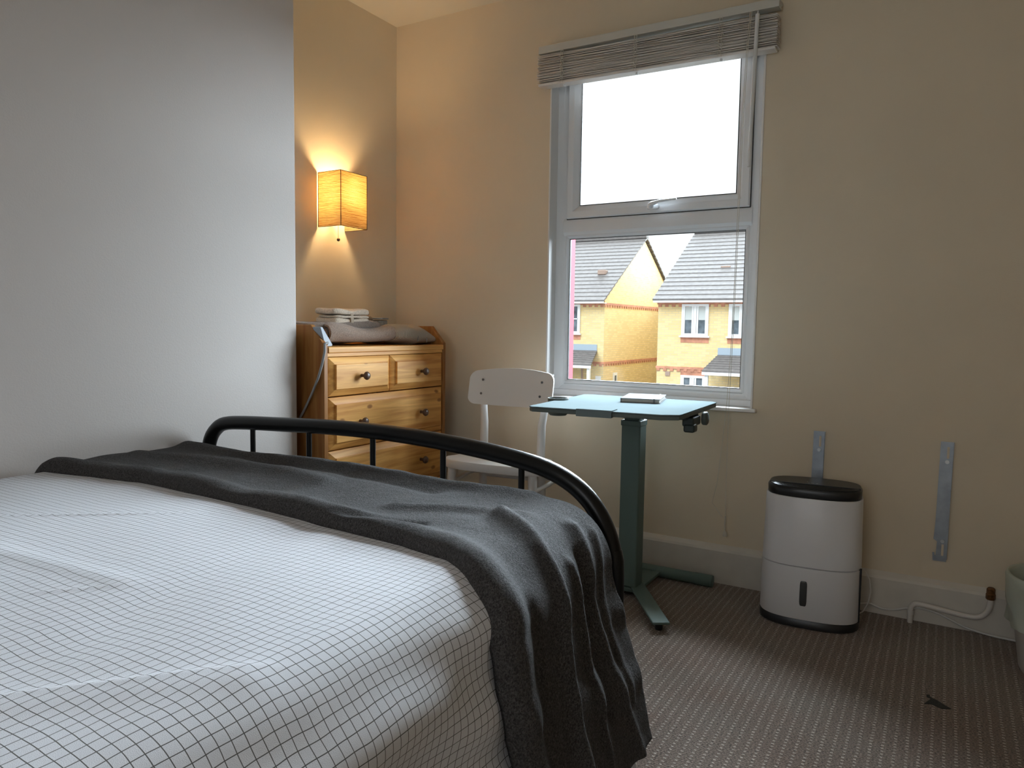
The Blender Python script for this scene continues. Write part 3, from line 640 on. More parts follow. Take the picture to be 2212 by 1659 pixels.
FOOT = -1.42-.055+.055*PI/2
def fbm(x, y, s): return noise.noise(Vector((x*s, y*s, 3.1)))
def sheet_h(s, y):
    h = .0035*fbm(s, y, 3.5)+.0015*fbm(s, y, 9)
    # long soft dips on the top
    for (a, b, c, d, w, amp) in ((.9, -2.9, 1.38, -2.35, .03, .004), (.35, -2.3, 1.0, -2.25, .025, .003), (.5, -2.7, 1.1, -2.95, .03, .004), (1.2, -2.6, 1.0, -1.9, .05, -.004)):
        vx, vy = c-a, d-b; L = vx*vx+vy*vy; t = max(0, min(1, ((s-a)*vx+(y-b)*vy)/L)); dd = math.hypot(s-a-t*vx, y-b-t*vy)
        h += amp*math.exp(-(dd/w)**2)
    for (a, b, c, d, w, amp) in ((.33, -2.24, .80, -1.90, .006, .0020), (1.12, -2.62, 1.42, -2.28, .007, .0022), (.92, -2.36, 1.02, -2.25, .005, .0015), (.60, -2.60, 1.05, -2.52, .008, .0015)):
        vx, vy = c-a, d-b; L = vx*vx+vy*vy; t = max(0, min(1, ((s-a)*vx+(y-b)*vy)/L)); dd = math.hypot(s-a-t*vx, y-b-t*vy)
        if dd < .03: h += amp*math.exp(-(dd/w)**2)*math.sin(PI*min(1, max(0, t*.96+.02)))
    q = s-1.42
    if q > 0:
        # hanging side: folds that run along the bed and sag
        k = sst(0, .12, q)
        h += k*(.008*math.sin((q*42)-(y+2)*9+1.5*fbm(s, y, 4))+.006*math.sin(q*21+(y+1.9)*5+1.0)+.010*fbm(s*2, y, 4.5))
    return h
SLEN = 1.98
def sheet_pt(u, v):
    s = SLEN*u; y = -3.32+(FOOT+.22+3.32)*v
    P, n = bed_point(s, y); return P+n*sheet_h(s, y)
mb = MB(); mb.grid(sheet_pt, 380, 420, lambda u, v: (SLEN*u, -3.32+(FOOT+.22+3.32)*v))
sheet = build('bed_sheet', mb, M['sheet'], smooth=180, loc=(1.1, -2.35, .1)); T(sheet, 'white bed sheet with fine dark check covering the mattress', 'bed sheet')

# blanket
def seg_d(s, y, poly):
    best = 9
    for (a, b), (c, d) in zip(poly, poly[1:]):
        vx, vy = c-a, d-b; L = vx*vx+vy*vy+1e-9; t = max(0, min(1, ((s-a)*vx+(y-b)*vy)/L)); best = min(best, math.hypot(s-a-t*vx, y-b-t*vy))
    return best
FOLDS = [  # polyline in (distance across, along), width, height
    ([(.10, -1.66), (.40, -1.60), (.62, -1.60), (.78, -1.63)], .035, .014),
    ([(.05, -1.47), (.35, -1.50), (.60, -1.46), (.95, -1.48), (1.25, -1.47)], .03, .012),
    ([(.35, -1.52), (.7, -1.53), (1.05, -1.55)], .02, -.006),
    ([(1.02, -1.86), (1.10, -1.83), (1.20, -1.80)], .018, -.012),
    ([(1.08, -1.72), (1.22, -1.66), (1.32, -1.62)], .022, .010),
    ([(1.30, -1.66), (1.42, -1.74), (1.55, -1.79), (1.70, -1.80), (1.90, -1.80)], .022, .022),
    ([(1.40, -1.55), (1.52, -1.59), (1.70, -1.55), (1.86, -1.50), (1.95, -1.47)], .022, .013),
    ([(1.42, -1.48), (1.56, -1.52), (1.75, -1.49)], .016, .007),
    ([(1.46, -1.66), (1.62, -1.68), (1.85, -1.66)], .016, .010),
    ([(1.45, -1.60), (1.60, -1.63), (1.75, -1.61)], .016, -.010),
    ([(1.50, -1.88), (1.70, -1.90), (1.95, -1.87)], .020, -.008)]
def near_y(s):
    K = [(0, -1.90), (.05, -1.885), (.37, -1.83), (.61, -1.84), (.94, -1.855), (1.22, -1.875), (1.34, -1.90), (1.42, -1.945), (1.52, -1.985), (1.62, -1.99), (1.74, -1.975), (2.0, -1.945)]
    for (a, b), (c, d) in zip(K, K[1:]):
        if s <= c: t = (s-a)/(c-a); return b+(d-b)*t
    return K[-1][1]
def far_y(s):
    full = FOOT+.14
    return full+(-1.425-.0-full)*sst(1.33, 1.52, s)
SB0, SB1 = .012, 1.862
def blanket_pt(u, v):
    s = SB0+(SB1-SB0)*u; y0, y1 = near_y(s), far_y(s); 
    vv = v
    y = y0+(y1-y0)*vv; d0 = (y-y0); d1 = y1-y
    de = (SB1-s)
    h = .016+.006*fbm(s, y, 5)+.003*fbm(s, y, 13)
    h += .020*math.exp(-((d0-.035)/.035)**2)*(.8+.5*fbm(s*1.5, 0, 4))
    k = min(1, d0/.03)
    for poly, w, a in FOLDS:
        h += k*a*math.exp(-(seg_d(s, y, poly)/w)**2)
    e = min(1, d0/.014)*min(1, max(0, (s-SB0))/.02+.3)
    h = .004+(h-.004)*math.sqrt(max(0, 1-(1-e)**2))
    P, n = bed_point(s, y); base = sheet_h(s, y)
    if s > 1.45: h += .040*sst(1.45, 1.86, s)
    return P+n*(max(base, 0)*.6+h)
def BUV(u, v):
    s = SB0+(SB1-SB0)*u; return (s, near_y(s)+(far_y(s)-near_y(s))*v)
mb = MB(); NU, NV = 330, 110
mb.grid(blanket_pt, NU, NV, BUV)
# underside so that the cloth has thickness
b0 = len(mb.v)
def under(u, v):
    s = SB0+(SB1-SB0)*u; y = near_y(s)+(far_y(s)-near_y(s))*v; P, n = bed_point(s, y); top = Vector(blanket_pt(u, v))
    return top-n*min(.010, max(.003, .01))
NU2, NV2 = NU, NV
mb.grid(under, NU2, NV2, BUV, flip=True)
def idx(b, i, j): return b+j*(NU+1)+i
for i in range(NU):
    mb.f.append((idx(0, i, 0), idx(b0, i, 0), idx(b0, i+1, 0), idx(0, i+1, 0))); mb.f.append((idx(0, i, NV), idx(0, i+1, NV), idx(b0, i+1, NV), idx(b0, i, NV)))
for j in range(NV):
    mb.f.append((idx(0, NU, j), idx(b0, NU, j), idx(b0, NU, j+1), idx(0, NU, j+1))); mb.f.append((idx(0, 0, j), idx(0, 0, j+1), idx(b0, 0, j+1), idx(b0, 0, j)))
T(build('fleece_blanket', mb, M['fleece'], smooth=180, loc=(1.1, -1.65, .1)), 'charcoal grey fleece blanket laid across the foot of the bed', 'blanket')

# bed frame
FY = -1.372
bd = thing('bed', (1.08, -2.35, 0), 'black tubular metal bed frame with arched footboard', 'bed')
R_ = .0215
def arch(y, zs=0):
    ctrl = [(.366, .02), (.366, .50), (.368, .580), (.380, .628), (.408, .662), (.452, .684), (.55, .694), (.70, .701), (.87, .7085), (1.04, .712), (1.20, .709), (1.36, .700), (1.50, .686), (1.60, .668), (1.668, .640), (1.715, .603), (1.748, .555), (1.768, .50), (1.776, .44), (1.778, .02)]
    # smooth by Catmull-Rom
    P = [Vector((x, y, z+zs*(z > .3))) for x, z in ctrl]; out = []
    for i in range(len(P)-1):
        p0, p1, p2, p3 = P[max(0, i-1)], P[i], P[i+1], P[min(len(P)-1, i+2)]
        if (p2-p1).length > .3: out += [p1]; continue
        for k in range(4):
            t = k/4; out.append(.5*((2*p1)+(p2-p0)*t+(2*p0-5*p1+4*p2-p3)*t*t+(3*p1-3*p2+p3-p0)*t**3))
    out.append(P[-1]); return out
mb = MB(); mb.tube(arch(FY), R_, 20); fb = build('footboard_tube', mb, M['tubeblack'], bd, smooth=80)
for x, zt in ((.580, .690), (.820, .700), (1.062, .705), (1.298, .698), (1.530, .674)):
    mb = MB(); mb.tube([(x, FY, .33), (x, FY, zt)], .0078, 12); build('spindle', mb, M['tubeblack'], fb, smooth=80)
mb = MB(); mb.tube([(.366, FY, .33), (1.778, FY, .33)], .014, 12); build('cross_rail', mb, M['tubeblack'], fb, smooth=80)
HY = -3.36
mb = MB(); mb.tube(arch(HY, .25), R_, 20); hb = build('headboard_tube', mb, M['tubeblack'], bd, smooth=80)
for x, zt in ((.580, .94), (.820, .95), (1.062, .955), (1.298, .948), (1.530, .924)):
    mb = MB(); mb.tube([(x, HY, .33), (x, HY, zt)], .0078, 12); build('spindle', mb, M['tubeblack'], hb, smooth=80)
for x in (.382, 1.752):
    mb = MB(); mb.box(x-.012, HY, .29, x+.012, FY, .345); build('side_rail', mb, M['tubeblack'], bd, bevel=.003)
for i in range(12):
    y = -3.25+i*.155; mb = MB(); mb.box(.39, y, .340, 1.745, y+.07, .357); build('slat', mb, M['slatwood'], bd, bevel=.003)

# ------------------------------------------------------------------ chair
ch = thing('chair', (.854, -.279, 0), 'white lacquered chair with curved back board between the chest and the desk', 'chair', rotz=math.radians(5.2))
def L(name, mb, mt, par, **k): return build(name, mb, mt, par, local=True, **k)
SZ = .465
outl = []
for i in range(40):
    a = 2*PI*i/40; c, s_ = math.cos(a), math.sin(a)
    wx = .235 if s_ < 0 else .215
    outl.append((math.copysign(abs(c)**.55, c)*wx*(1-.10*max(0, s_)), math.copysign(abs(s_)**.7, s_)*(.135)-.095))
mb = MB(); rings = []
for dz, ins in ((-.034, .985), (-.030, 1.0), (-.006, 1.0), (-.001, .985), (0, .96)):
    rings.append([(x*ins, (y+.095)*ins-.095, SZ+dz) for x, y in outl])
mb.rings(rings); L('seat', mb, M['white_paint'], ch, smooth=50)
for sx_ in (-1, 1):
    mb = MB(); mb.tube([(sx_*.158, .020, 0), (sx_*.140, .006, .25), (sx_*.131, 0, SZ), (sx_*.132, .004, .60), (sx_*.145, .020, .70), (sx_*.158, .034, .81)], [.013, .016, .0175, .0165, .014, .011], 14)
    L('back_leg', mb, M['white_paint'], ch, smooth=80)
    mb = MB(); mb.tube([(sx_*.195, -.215, 0), (sx_*.178, -.185, SZ-.03)], [.012, .018], 14); L('front_leg', mb, M['white_paint'], ch, smooth=80)
# back board: curved, rounded
rings = []
bw, bh = .191, .150
pl = []
for i in range(48):
    a = 2*PI*i/48; c, s_ = math.cos(a), math.sin(a)
    x = math.copysign(abs(c)**.38, c)*bw; zz = math.copysign(abs(s_)**.38, s_)*bh/2
    zz += .016*(1-(x/bw)**2)*(1 if s_ > 0 else -.45); pl.append((x, zz))
def bp_(x, z, dy): 
    yy = .006+.10*(z-.665)*.9 - .26*x*x*0 + dy - .9*x*x*(-1)*.0
    return (x, yy-.022+.55*(x*x)*-1+.020, z)
mb = MB()
# curved front/back skins built as strips from the outline
cols = 41; front = []; back = []
def half(x):
    t = abs(x)/bw; r = .030/bw
    k = 1.0 if t < 1-r else math.sqrt(max(0, 1-((t-(1-r))/r)**2))
    top = .750+(.060+.018*(1-t*t))-.030*(1-k); bot = .750-(.072+.006*(1-t*t))+.030*(1-k); return top, bot
ring = []
for i in range(cols):
    x = -bw*math.cos(PI*i/(cols-1)); x = max(-bw+.0003, min(bw-.0003, x))
    tp, bt = half(x); yb = .050*(tp+bt-1.5)/2
    f = lambda z, o: (x, -.030-.80*x*x+.028+.22*(z-.68)+o, z)
    ring.append([f(bt, -.012), f((bt+tp)/2, -.012), f(tp, -.012), f(tp, -.002), f((bt+tp)/2, -.002), f(bt, -.002)])
mb.rings(ring); bb = L('backrest', mb, M['white_paint'], ch, smooth=50, bevel=.0025)
for x, z in ((-.135, .777), (-.137, .720), (.135, .777), (.131, .720)):
    mb = MB(); yy = -.80*x*x-.002+.22*(z-.68)-.0125; mb.lathe([(.0052, yy-.001), (.0048, yy+.003)], (x, 0, z), axis='y', seg=12); L('screw', mb, M['chairscrew'], bb)
for a, b in (((-.185, -.20, .38), (.185, -.20, .38)), ((-.137, .004, .375), (.137, .004, .375))):
    mb = MB(); mb.tube([a, ((a[0]+b[0])/2, a[1]+.0, a[2]), b], .009, 10); L('stretcher', mb, M['white_paint'], ch, smooth=80) if a[1] > -.1 else None
for sx_ in (-1, 1):
    mb = MB(); mb.tube([(sx_*.137, .004, .385), (sx_*.185, .012, .382), (sx_*.198, -.02, .378), (sx_*.192, -.10, .372), (sx_*.182, -.185, .368)], .009, 10); L('stretcher', mb, M['white_paint'], ch, smooth=80)

# ------------------------------------------------------------------ desk
DT = .735
dk = thing('desk', (1.40, -.30, 0), 'small green height-adjustable desk with pale top under the window', 'desk')
poly = [(1.203, -.742), (1.64, -.700), (1.688, -.668), (1.690, -.655), (1.676, -.196), (1.655, -.178), (1.166, -.202), (1.150, -.218), (1.186, -.728)]
bmv = MB(); bmv.prism(poly, 'z', DT-.004, DT); tpo = build('tabletop', bmv, M['desktop'], dk, bevel=.0015)
bmv = MB(); bmv.prism([(x+(1.42-x)*.004, y+(-.45-y)*.004) for x, y in poly], 'z', DT-.018, DT-.0042); build('tabletop_edge', bmv, M['deskedge'], tpo, bevel=.003)
# bumper clip on the front edge
Mx = Matrix.Translation((1.424, -.722, DT)) @ Matrix.Rotation(math.radians(5.5), 4, 'Z')
mb = MB(); mb.box(-.060, -.010, -.021, .060, -.004, .0035, Mx); mb.box(-.060, -.004, .0005, .060, .058, .0035, Mx); mb.box(-.060, -.005, -.021, .060, .012, -.0185, Mx)
build('edge_stop', mb, M['desktop'], dk, bevel=.0015)
# cup holder at the left rear
cx_, cy_ = 1.166, -.474
mb = MB(); rp_ = [(.040, 0), (.0425, .002), (.0425, .052), (.040, .052), (.038, .004)]
mb.lathe([(.030, DT-.058), (.036, DT-.052), (.039, DT+.006), (.036, DT+.006), (.033, DT-.040), (.0005, DT-.040)], (cx_, cy_, 0), seg=28)
mb.box(cx_+.035, cy_-.015, DT-.028, cx_+.10, cy_+.015, DT-.0225); build('cup_holder', mb, M['deskedge'], dk, smooth=50)
# lever block under the right edge
mb = MB(); Mx = Matrix.Translation((1.674, -.445, DT-.018)) @ Matrix.Rotation(math.radians(2), 4, 'Z')
mb.box(-.075, -.085, -.016, -.006, .060, 0, Mx); mb.box(-.030, -.065, -.040, .010, .03, -.006, Mx); mb.box(-.024, -.070, -.058, .014, -.025, -.030, Mx); build('tilt_bracket', mb, M['darkgreen'], dk, bevel=.007)
mb = MB(); mb.lathe([(.021, .0), (.023, .003), (.023, .014), (.020, .017)], (1.684, -.398, DT-.038), axis='x', seg=24); build('adjust_knob', mb, M['deskedge'], dk, smooth=50)
# column
CXc, CYc = 1.400, -.305
mb = MB(); mb.box(CXc-.030, CYc-.027, .60, CXc+.030, CYc+.027, .712); ic = build('inner_column', mb, M['green'], dk, bevel=.005)
for x in (-.018, .016):
    mb = MB(); mb.lathe([(.0035, 0), (.003, -.002)], (CXc+x, CYc-.027, .686), axis='y', seg=10); build('screw', mb, M['screw'], ic)
mb = MB(); mb.box(CXc-.034-.09, CYc-.10, .705, CXc+.034+.06, CYc+.10, .713); build('mount_plate', mb, M['deskedge'], dk, bevel=.002)
mb = MB(); mb.box(CXc-.037, CYc-.035, .03, CXc+.037, CYc+.035, .658); build('column', mb, M['green'], dk, bevel=.007, seg=3)
mb = MB(); mb.box(CXc-.039, CYc-.037, .640, CXc+.039, CYc+.037, .661); build('column_collar', mb, M['green'], dk, bevel=.003)
def foot(ax, ay, bx, by, w):
    d = Vector((bx-ax, by-ay, 0)).normalized(); n = Vector((-d.y, d.x, 0))*w/2
    return [(ax+n.x, ay+n.y), (bx+n.x, by+n.y), (bx-n.x, by-n.y), (ax-n.x, ay-n.y)]
mb = MB(); mb.prism(foot(CXc-.01, CYc+.06, 1.628, -.600, .060), 'z', .024, .034); f1 = build('foot', mb, M['green'], dk, bevel=.004)
mb = MB(); mb.lathe([(.012, 0), (.014, .006), (.012, .024)], (1.612, -.578, 0), seg=16); build('foot_pad', mb, M['black_plastic'], f1)
mb = MB(); mb.prism(foot(CXc+.01, CYc+.06, 1.176, -.600, .060), 'z', .024, .034); f2 = build('foot', mb, M['green'], dk, bevel=.004)
mb = MB(); mb.lathe([(.012, 0), (.014, .006), (.012, .024)], (1.19, -.578, 0), seg=16); build('foot_pad', mb, M['black_plastic'], f2)
mb = MB(); mb.box(CXc-.05, CYc-.05, .018, CXc+.05, -.07, .030); build('base_plate', mb, M['green'], dk, bevel=.003)
mb = MB(); mb.tube([(1.14, -.083, .024), (1.655, -.083, .024)], .022, 20); bt_ = build('rear_bar', mb, M['green'], dk, smooth=60)
mb = MB(); mb.tube([(1.585, -.083, .024), (1.650, -.083, .024)], .0235, 20); build('bar_cap', mb, M['green'], bt_, smooth=60)
mb = MB(); mb.tube([(1.27, -.40, .035), (1.375, -.352, .042)], .008, 12); build('pedal', mb, M['green'], dk, smooth=60)
# notebook
nb = thing('notebook', (1.435, -.30, DT), 'white closed notebook with elastic band on the desk', 'notebook', rotz=math.radians(13))
mb = MB(); mb.box(-.068, -.10, .002, .066, .10, .013); L('pages', mb, M['pages'], nb, bevel=.001)
mb = MB(); mb.box(-.070, -.103, .013, .070, .103, .0155).box(-.070, -.103, 0, .070, .103, .002).box(-.0725, -.103, .0, -.068, .103, .0155); L('cover', mb, M['notebook'], nb, bevel=.001)
mb = MB(); mb.box(.045, -.1045, -.0, .0505, .1045, .0165); L('elastic_band', mb, M['elastic'], nb, bevel=.0005)
mb = MB()
for i in range(5): mb.box(-.035+i*.008, -.02, .0155, -.030+i*.008, .02-(i % 2)*.012, .0158)
L('embossing', mb, M['notebook'], nb, smooth=0)

# ------------------------------------------------------------------ dehumidifier
dh = thing('dehumidifier', (2.023, -.196, 0), 'white dehumidifier with black top standing by the wall under a metal strip', 'dehumidifier', rotz=math.radians(5))
def sq(w, d, n=56, e=.70, cy=0): 
    out = []
    for i in range(n):
        a = 2*PI*i/n; c, s_ = math.cos(a), math.sin(a)
        out.append((math.copysign(abs(c)**e, c)*w, math.copysign(abs(s_)**e, s_)*d+cy))
    return out
def loftz(mb, spec, e=.70):
    mb.rings([[(x, y, z) for x, y in sq(w, d, e=e)] for w, d, z in spec]); return mb
W0, D0 = .159, .118
mb = MB(); loftz(mb, [(W0-.006, D0-.006, 0), (W0+.002, D0+.002, .004), (W0+.002, D0+.002, .030), (W0-.002, D0-.002, .034)]); L('base', mb, M['black_plastic'], dh, smooth=50)
mb = MB(); loftz(mb, [(W0, D0, .030), (W0+.002, D0+.002, .034), (W0, D0, .208), (W0-.004, D0-.004, .2095)]); tk = L('water_tank', mb, M['white_plastic'], dh, smooth=50)
mb = MB(); mb.blob((-.014, -D0-.0005, .122), (.0115, .003, .043), .35, 24, 12); L('level_window', mb, M['tankwin'], tk, smooth=60)
mb = MB(); loftz(mb, [(W0-.004, D0-.004, .2110), (W0, D0, .2125), (W0-.005, D0-.007, .438), (W0-.007, D0-.009, .443)]); L('body', mb, M['white_plastic'], dh, smooth=50)
mb = MB(); mb.box(W0-.012, -.052, .03, W0+.0012, -.049, .215); L('side_seam', mb, M['black_plastic'], dh, bevel=.001)
mb = MB(); loftz(mb, [(W0-.013, D0-.015, .441), (W0-.010, D0-.012, .445), (W0-.009, D0-.011, .468), (W0-.013, D0-.015, .474)]); ld = L('lid', mb, M['black_plastic'], dh, smooth=50)
mb = MB()
o_ = [p for p in sq(W0-.018, D0-.020, 80) if p[1] < -.030]
for k in range(9):
    t = k/9; sc_ = 1-.42*t
    pts = [(x*(1-.10*t), max(-.030, 0)+(y+.030)*(1-.9*t)-.030, 0.4755) for x, y in sorted(o_)]
    mb.tube(pts, .0012, 5)
L('air_grille', mb, mat('grille_black', (.02, .021, .022), .3), ld, smooth=60)
mb = MB(); mb.prism([p for p in sq(W0-.014, D0-.016, 80) if p[1] >= -.030], 'z', .4738, .4775); L('control_panel', mb, M['black_plastic'], ld, bevel=.001)
mb = MB()
for x, y, w in ((-.006, -.008, .010), (.008, -.009, .007), (-.018, -.012, .0025), (-.024, .012, .0025)): mb.box(x-w/2, y-.0022, .4774, x+w/2, y+.0012, .4780)
L('display_icons', mb, M['led'], ld, smooth=0)
mb = MB(); mb.tube([(.12, .09, .18), (.168, .09, .175), (.186, .085, .14), (.192, .08, .10), (.186, .075, .06), (.172, .07, .03), (.15, .068, .012)], .0022, 8); L('power_cable', mb, M['cable'], dh, smooth=80)

# ------------------------------------------------------------------ metal wall strips
def strip(x0, x1, z0, z1, lab):
    s_ = thing('mounting_strip', ((x0+x1)/2, -.004, z0), lab, 'metal strip', 'zinc mounting strips on the window wall')
    w = x1-x0
    pl = [(x0+.002, z0), (x1-.004, z0), (x1, z1), (x0+.006, z1), (x0+.004, z0+.33*(z1-z0)), (x0+.001, z0+.075), (x0+.012, z0+.068), (x0+.010, z0+.018), (x0+.007, z0+.018), (x0+.006, z0+.028), (x0, z0+.028)]
    mb = MB(); mb.prism(pl, 'y', -.0035, -.0015); mb.box(x1-.004, -.010, z0+.01, x1-.002, -.0015, z1-.002)
    build('plate', mb, M['steel'], s_, smooth=30)
    for zc in (z0+.040, z1-.037):
        mb = MB(); mb.box(x1-.020, -.0042, zc-.020, x1-.013, -.0036, zc+.020); build('slot', mb, M['wall'], s_, smooth=0)
    for zc in (z0+.072, z1-.068):
        mb = MB(); mb.lathe([(.0065, -.0105), (.0068, -.0095), (.0055, -.0035)], (x1-.018, 0, zc), axis='y', seg=14); build('screw', mb, M['screw'], s_, smooth=40)
    return s_
strip(2.384, 2.430, .218, .632, 'bare zinc metal strip screwed to the wall beside the bin')
strip(1.979, 2.025, .215, .634, 'bare zinc metal strip partly hidden behind the dehumidifier')

# ------------------------------------------------------------------ pipe, cable, bin
pp = thing('radiator_pipe', (2.44, -.05, 0), 'white painted radiator pipe with brass end cap along the skirting', 'pipe')
def bez(P, k=6):
    P = [Vector(p) for p in P]; out = []
    for i in range(len(P)-1):
        p0, p1, p2, p3 = P[max(0, i-1)], P[i], P[i+1], P[min(len(P)-1, i+2)]
        for q in range(k):
            t = q/k; out.append(.5*((2*p1)+(p2-p0)*t+(2*p0-5*p1+4*p2-p3)*t*t+(3*p1-3*p2+p3-p0)*t**3))
    out.append(P[-1]); return out
mb = MB(); mb.tube(bez([(2.330, -.048, -.02), (2.330, -.048, .045), (2.337, -.048, .063), (2.352, -.048, .069), (2.40, -.048, .066), (2.48, -.048, .058), (2.522, -.048, .060), (2.545, -.048, .076), (2.556, -.048, .102), (2.557, -.048, .135)]), .0088, 16); build('pipe', mb, M['pipe'], pp, smooth=80)
mb = MB(); mb.tube([(2.330, -.048, .030), (2.330, -.048, .046)], .0108, 16); build('pipe_collar', mb, M['pipe'], pp, smooth=50)
mb = MB(); mb.lathe([(.0125, .128), (.014, .131), (.014, .146), (.0125, .148), (.0125, .163), (.009, .168)], (2.557, -.048, 0), seg=8); build('brass_cap', mb, M['brass'], pp, smooth=30)
mb = MB(); mb.tube(bez([(2.16, -.05, .030), (2.20, -.032, .034), (2.24, -.030, .024), (2.28, -.030, .028), (2.318, -.030, .042), (2.36, -.029, .050), (2.42, -.029, .040), (2.49, -.032, .014), (2.56, -.038, .0045), (2.62, -.045, .0045), (2.72, -.05, .0045), (2.9, -.05, .0045)]), .0038, 10)
T(build('floor_cable', mb, M['cable'], smooth=80), 'white cable running along the skirting from the dehumidifier to behind the bin', 'cable')

BX, BY, BH = 2.728, -.262, .288
bn = thing('waste_bin', (BX, BY, 0), 'pale waste bin with translucent green liner at the right edge', 'bin')
def binr(r, z, wob=0, seg=56, ph=0): return [(BX+(r+wob*math.sin(k*2*PI/seg*7+ph)+wob*.7*math.sin(k*2*PI/seg*13+ph*2))*math.cos(2*PI*k/seg), BY+(r+wob*math.sin(k*2*PI/seg*7+ph)+wob*.7*math.sin(k*2*PI/seg*13+ph*2))*math.sin(2*PI*k/seg), z+wob*.5*math.sin(k*2*PI/seg*5+ph)) for k in range(seg)]
mb = MB(); mb.rings([binr(.098, 0), binr(.104, .012), binr(.143, BH-.006), binr(.146, BH), binr(.141, BH), binr(.139, BH-.01), binr(.100, .016), binr(.02, .012)]); build('bucket', mb, M['binplastic'], bn, smooth=60)
mb = MB(); mb.rings([binr(.03, .03, .002), binr(.088, .045, .004), binr(.128, BH-.06, .003, ph=1), binr(.137, BH-.008, .001), binr(.141, BH+.004), binr(.147, BH+.005), binr(.151, BH-.004), binr(.150, BH-.03, .002, ph=2), binr(.147, BH-.075, .006, ph=3), binr(.139, BH-.11, .006, ph=1.7), binr(.1375, BH-.15, .007, ph=.5)], caps=False); build('bin_liner', mb, M['liner'], bn, smooth=120)
# mark on the carpet
mb = MB(); pl = [(2.392, -.602), (2.400, -.598), (2.402, -.612), (2.418, -.622), (2.436, -.640), (2.452, -.655), (2.430, -.668), (2.405, -.655), (2.388, -.662), (2.398, -.636), (2.404, -.622), (2.393, -.615)]
mb.prism(pl, 'z', .0, .0012); T(build('carpet_mark', mb, M['scrap'], smooth=0), 'small dark grey smudge on the carpet in front of the bin', 'mark')

